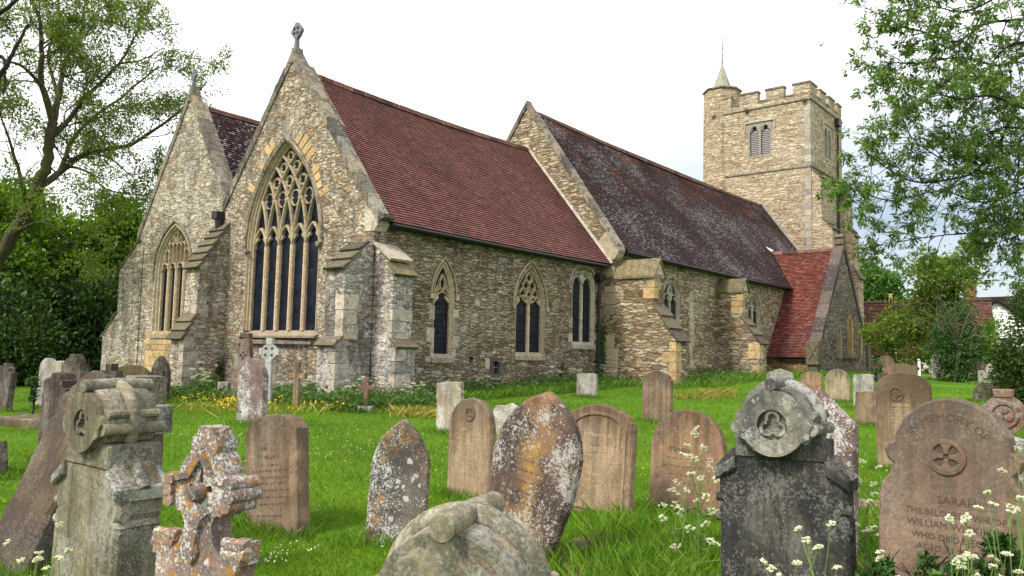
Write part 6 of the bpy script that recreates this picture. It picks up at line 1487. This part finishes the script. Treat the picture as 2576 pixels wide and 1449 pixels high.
# --- grass -----------------------------------------------------------
def blades(name, label, XY, h, wd, mat, seed, lean=.35, cat='grass'):
    r = np.random.default_rng(seed); n = len(XY); Z = np.array([gz(a, b) for a, b in XY])
    base = np.column_stack([XY, Z-.01]); a = r.uniform(0, 2*pi, n); side = np.column_stack([np.cos(a), np.sin(a), np.zeros(n)])
    b = r.uniform(0, 2*pi, n); k = np.abs(r.normal(0, lean, n)); dirn = np.column_stack([np.cos(b)*k, np.sin(b)*k, np.ones(n)]); h = h[:, None]; wd = wd[:, None]
    V = np.empty((n, 4, 3)); V[:, 0] = base-side*wd*.5; V[:, 1] = base+side*wd*.5; m = base+dirn*h*.62; V[:, 2] = m+side*wd*.32; tip = base+dirn*h*np.array([1.25, 1.25, 1]); V[:, 3] = tip
    o = fast(name, V.reshape(-1, 3), np.arange(4*n).reshape(n, 4), M[mat]); tag(o, label, cat, kind='stuff'); return o
r = np.random.default_rng(1)
def fan(n, d0, d1, seed, p=1.0):
    """ground points spread over the churchyard, thinning out with distance from the path"""
    r = np.random.default_rng(seed); D = d0*(d1/d0)**(r.random(n)**p); A = YAW+r.uniform(-.72, .72, n); return np.column_stack([CAM[0]+D*np.cos(A), CAM[1]+D*np.sin(A)]), D
XY, D = fan(330000, 4.2, 34, 2, .85)
blades('grass', 'short mown grass of the churchyard', XY, r.uniform(.03, .065, len(XY))*(1+D*.012), .0045*(D/6)**.75+.001, 'grass', 3, .5)
def strip(n, x0, x1, y0, y1, seed):
    r = np.random.default_rng(seed); return np.column_stack([r.uniform(x0, x1, n), r.uniform(y0, y1, n)])
def around(px, py, D, n, sx_, sy_, seed):
    p = atd(px, D) if D else at(px, py); r = np.random.default_rng(seed); return np.column_stack([r.normal(p.x, sx_, n), r.normal(p.y, sy_, n)])
S1 = np.vstack([strip(9000, -1.0, 11.3, -1.6, -.1, 1), strip(9000, 10.5, 27, -3.6, -.5, 2), strip(3500, -2.1, -.2, -.9, 6.5, 3), strip(3000, -2.4, -.9, 6, 12, 4), strip(2500, 26, 36, -4.2, -3.2, 5)])
blades('long_grass', 'long uncut grass along the foot of the church walls', S1, r.uniform(.14, .36, len(S1)), np.full(len(S1), .016), 'grass_long', 6, .45)
S2 = np.vstack([around(1760, 1330, 6.2, 2600, .35, .3, 7), around(1700, 1400, 5.6, 2600, .4, .35, 8), around(1800, 1420, 5.2, 1500, .3, .3, 9), around(2190, 1300, 5.2, 2600, .45, .18, 10), around(2200, 1400, 4.4, 1500, .25, .15, 11), around(2190, 1200, 7.2, 1200, .5, .25, 12), around(170, 1430, 4.6, 500, .25, .25, 13), around(1600, 1330, 7.2, 900, .3, .3, 15)])
blades('long_grass', 'tall tufted grass between the big headstones', S2, r.uniform(.10, .30, len(S2)), np.full(len(S2), .0075), 'grass_long', 14, .4)
WD = np.vstack([strip(4200, -2.2, .9, -2.0, -.2, 60), strip(5200, -2.3, -.4, 0, 6.4, 61), strip(4200, .9, 11, -1.3, -.15, 62), strip(2600, 11, 20, -3.5, -.6, 63), strip(1500, -2.3, -1.2, 6.4, 9, 64)])
rw = np.random.default_rng(65); hw_ = np.abs(rw.normal(.16, .13, len(WD)))
o = leaves('undergrowth', np.column_stack([WD, np.array([gz(a, b) for a, b in WD])+hw_]), rw.normal(0, 1, (len(WD), 3))*[1, 1, .5]+[0, 0, .2], rw.uniform(.06, .15, len(WD)), 'parsley_leaf', None, True, .5, 66)
tag(o, 'mixed green weeds along the foot of the church walls', 'weeds', kind='stuff')
tf = []
for o in list(bpy.data.objects):       # unmown tufts round the foot of each headstone
    if o.parent is None and o.get('category') in ('gravestone', 'grave cross', 'grave slab', 'tomb'):
        rr = np.random.default_rng(int(abs(o.location.x*100))); n = 650
        lo = np.column_stack([rr.normal(-.06, .10, n), rr.uniform(-.5, .5, n)]); c_, s_ = cos(o.rotation_euler.z), sin(o.rotation_euler.z)
        tf.append(np.column_stack([o.location.x+lo[:, 0]*c_-lo[:, 1]*s_, o.location.y+lo[:, 0]*s_+lo[:, 1]*c_]))
tf = np.vstack(tf); dd = np.hypot(tf[:, 0]-CAM[0], tf[:, 1]-CAM[1])
blades('tufted_grass', 'unmown grass tufts round the feet of the headstones', tf, r.uniform(.05, .15, len(tf)), .004+.0006*dd, 'grass_long', 22, .45)
S3 = np.vstack([around(600, 1040, 18.5, 260, .8, .8, 20), around(1060, 1030, 17.3, 420, .3, .2, 21), around(1775, 975, 24, 420, .9, .35, 22), around(770, 1040, 18.0, 160, .7, .6, 23)])
blades('straw_grass', 'yellowing leaves of spent spring bulbs', S3, r.uniform(.15, .32, len(S3)), np.full(len(S3), .018), 'grass_straw', 24, .8)
def dots(name, label, XY, z, size, mat, seed, cat):
    r = np.random.default_rng(seed); P = [(a, b, gz(a, b)+h) for (a, b), h in zip(XY, z)]
    P2 = np.repeat(np.array(P), 3, 0)+r.normal(0, size*.3, (len(P)*3, 3)); o = leaves(name, P2, r.normal(0, 1, (len(P2), 3))+[0, 0, .4], size, mat, None, False, 1.0, seed); tag(o, label, cat, kind='stuff')
Y = np.vstack([around(575, 1020, 19.5, 60, 1.0, .9, 30), around(760, 1050, 17.5, 40, 1.1, .8, 31), around(590, 1025, 18.3, 60, .5, .5, 32)])
dots('flowering_undergrowth', 'yellow flowers in the long grass before the gable', Y, r.uniform(.15, .34, len(Y)), .035, 'petal_yellow', 33, 'flowers')
Y2, dY = fan(260, 9, 22, 34); ok = Y2[:, 1] < -6; Y2 = np.vstack([Y2[ok], around(1900, 1090, 11, 40, .9, .7, 35), around(2060, 1000, 18, 40, 1.6, .8, 36)])
dots('buttercup_weeds', 'scattered buttercups on the lawn', Y2, r.uniform(.06, .12, len(Y2)), .016, 'petal_yellow', 37, 'flowers')
Dz = np.vstack([around(690, 1430, 6.0, 45, .22, .15, 38), around(930, 1130, 12.0, 70, 1.6, .4, 39), around(700, 1090, 13.5, 60, 1.0, .5, 40), around(520, 1075, 14, 50, 1.0, .6, 41), fan(170, 6, 20, 42)[0]])
dots('daisy_weeds', 'small white daisies sprinkled over the lawn', Dz, np.full(len(Dz), .055), .013, 'petal_white', 43, 'flowers')
bushy('ivy_clump', 'glossy ivy in the gap beside the pinkish inscribed headstone', 'ivy', 2225, 4.2, [(2225, 1432, 26, 30), (2200, 1460, 40, 20)], 'leaf_ivy', 420, .045, .008, 50)
bushy('ivy_clump', 'larger glossy ivy across the foot of the pinkish inscribed headstone', 'ivy', 2500, 3.9, [(2545, 1400, 45, 40), (2470, 1445, 60, 22), (2400, 1455, 40, 14)], 'leaf_ivy', 800, .045, .008, 51)
bushy('ivy_clump', 'small ivy sprig on the face of the inscribed headstone', 'ivy', 2335, 4.05, [(2338, 1418, 14, 20), (2325, 1440, 12, 18)], 'leaf_ivy', 120, .04, .006, 52)
# ------------------------------------------------------------------ houses beyond the churchyard
HR = Matrix.Rotation(YAW-radians(26), 4, 'Z')         # the houses face the churchyard
def house_frame(px, D):
    b = atd(px, D); a = YAW-atan2((px-1288), FPX); f = np.array([cos(a), sin(a)]); rt = np.array([sin(a), -cos(a)])
    return b, lambda u, z, c: (b.x+rt[0]*u+f[0]*c, b.y+rt[1]*u+f[1]*c, z)
def red_house():
    D = 58; b, pl = house_frame(2290, D); u = D/FPX; t = thing('house', 'long house with sweeping red-brown tiled roof and white dormer windows beyond the churchyard', 'house', b)
    hz = 911; Z = lambda py: (hz-py)*u; U = lambda px: (px-2290)*u
    def add(mb, n, m): return mb.build(n, M[m], t, True)
    add(MB().prism([(U(2120), -1.2), (U(2470), -1.2), (U(2470), Z(893)), (U(2120), Z(893))], pl, 0, 5), 'wall', 'brick')
    P = [pl(U(2110), Z(894), -.4), pl(U(2480), Z(894), -.4), pl(U(2480), Z(742), 4.6), pl(U(2110), Z(748), 4.6)]
    n, m = 38, 60; V = []; Fc = []; UV = []
    A, B, C2, E2 = [np.array(p) for p in P]; L1 = np.linalg.norm(B-A); L2 = np.linalg.norm(E2-A); rr = np.random.default_rng(4)
    nrm = np.cross(B-A, E2-A); nrm /= np.linalg.norm(nrm); wob = np.cumsum(rr.normal(0, .01, m+1))
    for i in range(n):
        for j in range(m+1):
            for k, (s, h) in enumerate(((i/n, .0), (i/n, .04), ((i+1)/n, .005))):
                V.append(A+(B-A)*j/m+(E2-A)*s+(C2-B-E2+A)*s*j/m+nrm*(h+wob[j]))
        o = i*(m+1)*3
        for j in range(m):
            a0, a1 = o+3*j, o+3*j+3; Fc += [(a0, a1, a1+1, a0+1), (a0+1, a1+1, a1+2, a0+2)]; u0, u1, v0, v1 = L1*j/m, L1*(j+1)/m, i*.12+.001, (i+1)*.12-.001
            UV += [(u0, v0), (u1, v0), (u1, v0), (u0, v0), (u0, v0), (u1, v0), (u1, v1), (u0, v1)]
    rf = fast('roof', V, Fc, M['tile_house'], t, True); ul = rf.data.uv_layers.new(name='UVMap')
    if len(ul.data) == len(UV): ul.data.foreach_set('uv', np.array(UV, np.float32).ravel())
    add(MB().prism([(U(2110), Z(894)), (U(2480), Z(894)), (U(2480), Z(742)), (U(2110), Z(748))], lambda a, z, c: pl(a, z, c+(z-Z(894))*(5.0/(Z(745)-Z(894)))), 4.4, 4.8), 'rear_slope', 'tile_house')
    add(MB().tube([pl(U(2110), Z(747), 4.6), pl(U(2480), Z(741), 4.6)], .13, 6), 'ridge_tiles', 'ridge')
    ch = add(MB().box(*[0]*6) if False else MB().prism([(U(2238), Z(752)), (U(2252), Z(752)), (U(2252), Z(742)), (U(2238), Z(742))], pl, 4.4, 5.0), 'chimney', 'brick')
    pot = MB(); c = pl(U(2245), Z(742), 4.7); pot.lathe([(.15, 0), (.17, .06), (.13, .1), (.12, .5), (.16, .52), (.15, .6)], c, 10); o = pot.build('chimney_pot', M['yellow_pot']); o.parent = ch
    for px, py, w_, h_, d_ in ((2272, 793, 30, 20, 3.0), (2316, 832, 18, 12, 1.8)):
        f = add(MB().plate([(U(px-w_/2), Z(py+h_/2)), (U(px+w_/2), Z(py+h_/2)), (U(px+w_/2), Z(py-h_/2)), (U(px-w_/2), Z(py-h_/2))],
                [[(U(px-w_/2+q*w_/3+2), Z(py+h_/2-3)), (U(px-w_/2+(q+1)*w_/3-1), Z(py+h_/2-3)), (U(px-w_/2+(q+1)*w_/3-1), Z(py-h_/2+3)), (U(px-w_/2+q*w_/3+2), Z(py-h_/2+3))] for q in range(3)], pl, d_-1.0, d_), 'dormer_window', 'white_paint')
        o = MB().prism([(U(px-w_/2+1), Z(py+h_/2-1)), (U(px+w_/2-1), Z(py+h_/2-1)), (U(px+w_/2-1), Z(py-h_/2+1)), (U(px-w_/2+1), Z(py-h_/2+1))], pl, d_-.9, d_-.8).build('pane', M['glass_plain']); o.parent = f
        o = MB().prism([(U(px-w_/2-3), Z(py-h_/2)), (U(px+w_/2+3), Z(py-h_/2)), (U(px), Z(py-h_/2-7))], pl, d_-1.2, d_+1.5).build('dormer_roof', M['tile_house']); o.parent = f
    add(MB().tube([pl(U(2195), Z(888), -.2), pl(U(2203), Z(868), .2), pl(U(2206), Z(866), .3)], .10, 8), 'flue_pipe', 'iron')
    add(MB().prism([(U(2256), Z(893)), (U(2264), Z(893)), (U(2264), Z(884)), (U(2260), Z(882)), (U(2256), Z(884))], pl, -.7, .3), 'roof_vent', 'white_paint')
red_house()
def white_house():
    D = 66; b, pl = house_frame(2490, D); u = D/FPX; t = thing('house', 'house with white weatherboarded gable and red tiled roof behind the trees', 'house', b)
    hz = 912; Z = lambda py: (hz-py)*u; U = lambda px: (px-2490)*u
    def add(mb, n, m): return mb.build(n, M[m], t, True)
    apx = (U(2508), Z(752))
    mb = MB(); n = 24; z0, z1 = Z(960), Z(752)     # lapped boards
    for i in range(n):
        za, zb = z0+(z1-z0)*i/n, z0+(z1-z0)*(i+1)/n
        def wid(z): return (U(2442), U(2574)) if z < Z(797) else (U(2442)+(apx[0]-U(2442))*(z-Z(797))/(apx[1]-Z(797)), U(2574)+(apx[0]-U(2574))*(z-Z(797))/(apx[1]-Z(797)))
        a0, a1 = wid(za); b0, b1 = wid(zb)
        mb.add([pl(a0, za, -.06), pl(a1, za, -.06), pl(b1, zb, -.01), pl(b0, zb, -.01), pl(a0, za, 0), pl(a1, za, 0)], [(0, 1, 2, 3), (0, 4, 5, 1)])
    add(mb, 'weatherboard_gable', 'white_paint')
    add(MB().prism([(U(2442), -1.5), (U(2574), -1.5), (U(2574), Z(797)), (apx[0], apx[1]), (U(2442), Z(797))], pl, .02, 9), 'wall', 'white_paint')
    mb = MB()
    for s, e in ((-1, U(2432)), (1, U(2584))):
        q = [(apx[0], apx[1]+.15), (e, Z(803)), (e, Z(803)-.22), (apx[0], apx[1]-.06)]
        mb.prism(q if s > 0 else q[::-1], pl, -.35, 9.2)
    add(mb, 'gable_roof', 'tile_house')
    add(MB().prism([(U(2440), Z(790)), (U(2640), Z(790)), (U(2640), Z(722)), (U(2440), Z(727))], lambda a, z, c: pl(a, z, c+(z-Z(790))*1.0), 4, 4.5), 'main_roof', 'tile_house')
    add(MB().prism([(U(2330), Z(800)), (U(2442), Z(800)), (U(2442), Z(735)), (U(2330), Z(742))], lambda a, z, c: pl(a, z, c+(z-Z(800))*1.0), 4, 4.5), 'main_roof', 'tile_house')
    w = add(MB().plate([(U(2475), Z(828)), (U(2493), Z(828)), (U(2493), Z(810)), (U(2475), Z(810))], [[(U(2477+q*8), Z(826)), (U(2483+q*8), Z(826)), (U(2483+q*8), Z(812)), (U(2477+q*8), Z(812))] for q in (0, 1)], pl, -.14, .0), 'window', 'white_paint')
    o = MB().prism([(U(2476), Z(827)), (U(2492), Z(827)), (U(2492), Z(811)), (U(2476), Z(811))], pl, -.085, -.075).build('pane', M['glass_plain']); o.parent = w
    ch = add(MB().prism([(U(2432), Z(800)), (U(2464), Z(800)), (U(2464), Z(694)), (U(2432), Z(694))], pl, 3.2, 4.2), 'chimney', 'brick')
    o = MB().prism([(U(2429), Z(694)), (U(2467), Z(694)), (U(2467), Z(688)), (U(2429), Z(688))], pl, 3.1, 4.3).build('chimney_cap', M['brick']); o.parent = ch
white_house()
def garden():
    D = 50; b, pl = house_frame(2260, D); u = D/FPX; Z = lambda py: (911-py)*u; U = lambda px: (px-2260)*u
    t = thing('garden_wall', 'low brown boundary wall in front of the red-roofed house', 'wall', b)
    MB().prism([(U(2180), -1.6), (U(2300), -1.6), (U(2300), Z(900)), (U(2180), Z(903))], pl, 0, .3).build('wall', M['fence_wood'], t, True)
    MB().prism([(U(2178), Z(903)), (U(2302), Z(900)), (U(2302), Z(897)), (U(2178), Z(900))], pl, -.05, .35).build('coping', M['coping'], t, True)
    t = thing('garden_gate', 'white wooden gate and post beside the low brown wall', 'gate', pl(U(2312), gz(b.x, b.y), 0)); mb = MB()
    mb.prism([(U(2303), -1.4), (U(2309), -1.4), (U(2309), Z(898)), (U(2303), Z(898))], pl, -.1, .1); mb.build('post', M['white_paint'], t, True); mb = MB()
    for k in range(5): mb.prism([(U(2316+k*4), Z(932)), (U(2318.5+k*4), Z(932)), (U(2318.5+k*4), Z(903)), (U(2317+k*4), Z(901)), (U(2316+k*4), Z(903))], pl, -.03, .03)
    for py in (908, 926): mb.prism([(U(2312), Z(py+1.5)), (U(2336), Z(py+1.5)), (U(2336), Z(py-1.5)), (U(2312), Z(py-1.5))], pl, .03, .07)
    mb.build('gate_leaf', M['white_paint'], t, True)
garden()
def far_hedge():
    bushy('hedge', 'line of distant green hedge between the graves and the houses', 'hedge', 2350, 62, [(2160, 925, 90, 16), (2300, 925, 90, 16), (2440, 925, 90, 18), (2580, 910, 90, 30)], 'leaf_mid', 5000, .3, .1, 61)
far_hedge()
def small_bird():
    p = pt3(2065, 114, 40); t = thing('bird', 'tiny dark bird gliding in the white sky near the tower', 'bird', p); mb = MB()
    mb.lathe([(.0, -.14), (.035, -.08), (.045, 0), (.025, .1), (.0, .16)], (0, 0, 0), 8, 'x'); mb.build('body', M['iron'], t)
    for s in (-1, 1): MB().add([(-.05, s*.03, 0), (.05, s*.03, 0), (.03, s*.2, .09), (-.03, s*.2, .09), (.0, s*.34, .03)], [(0, 1, 2, 3), (3, 2, 4)]).build('wing', M['iron'], t)
small_bird()
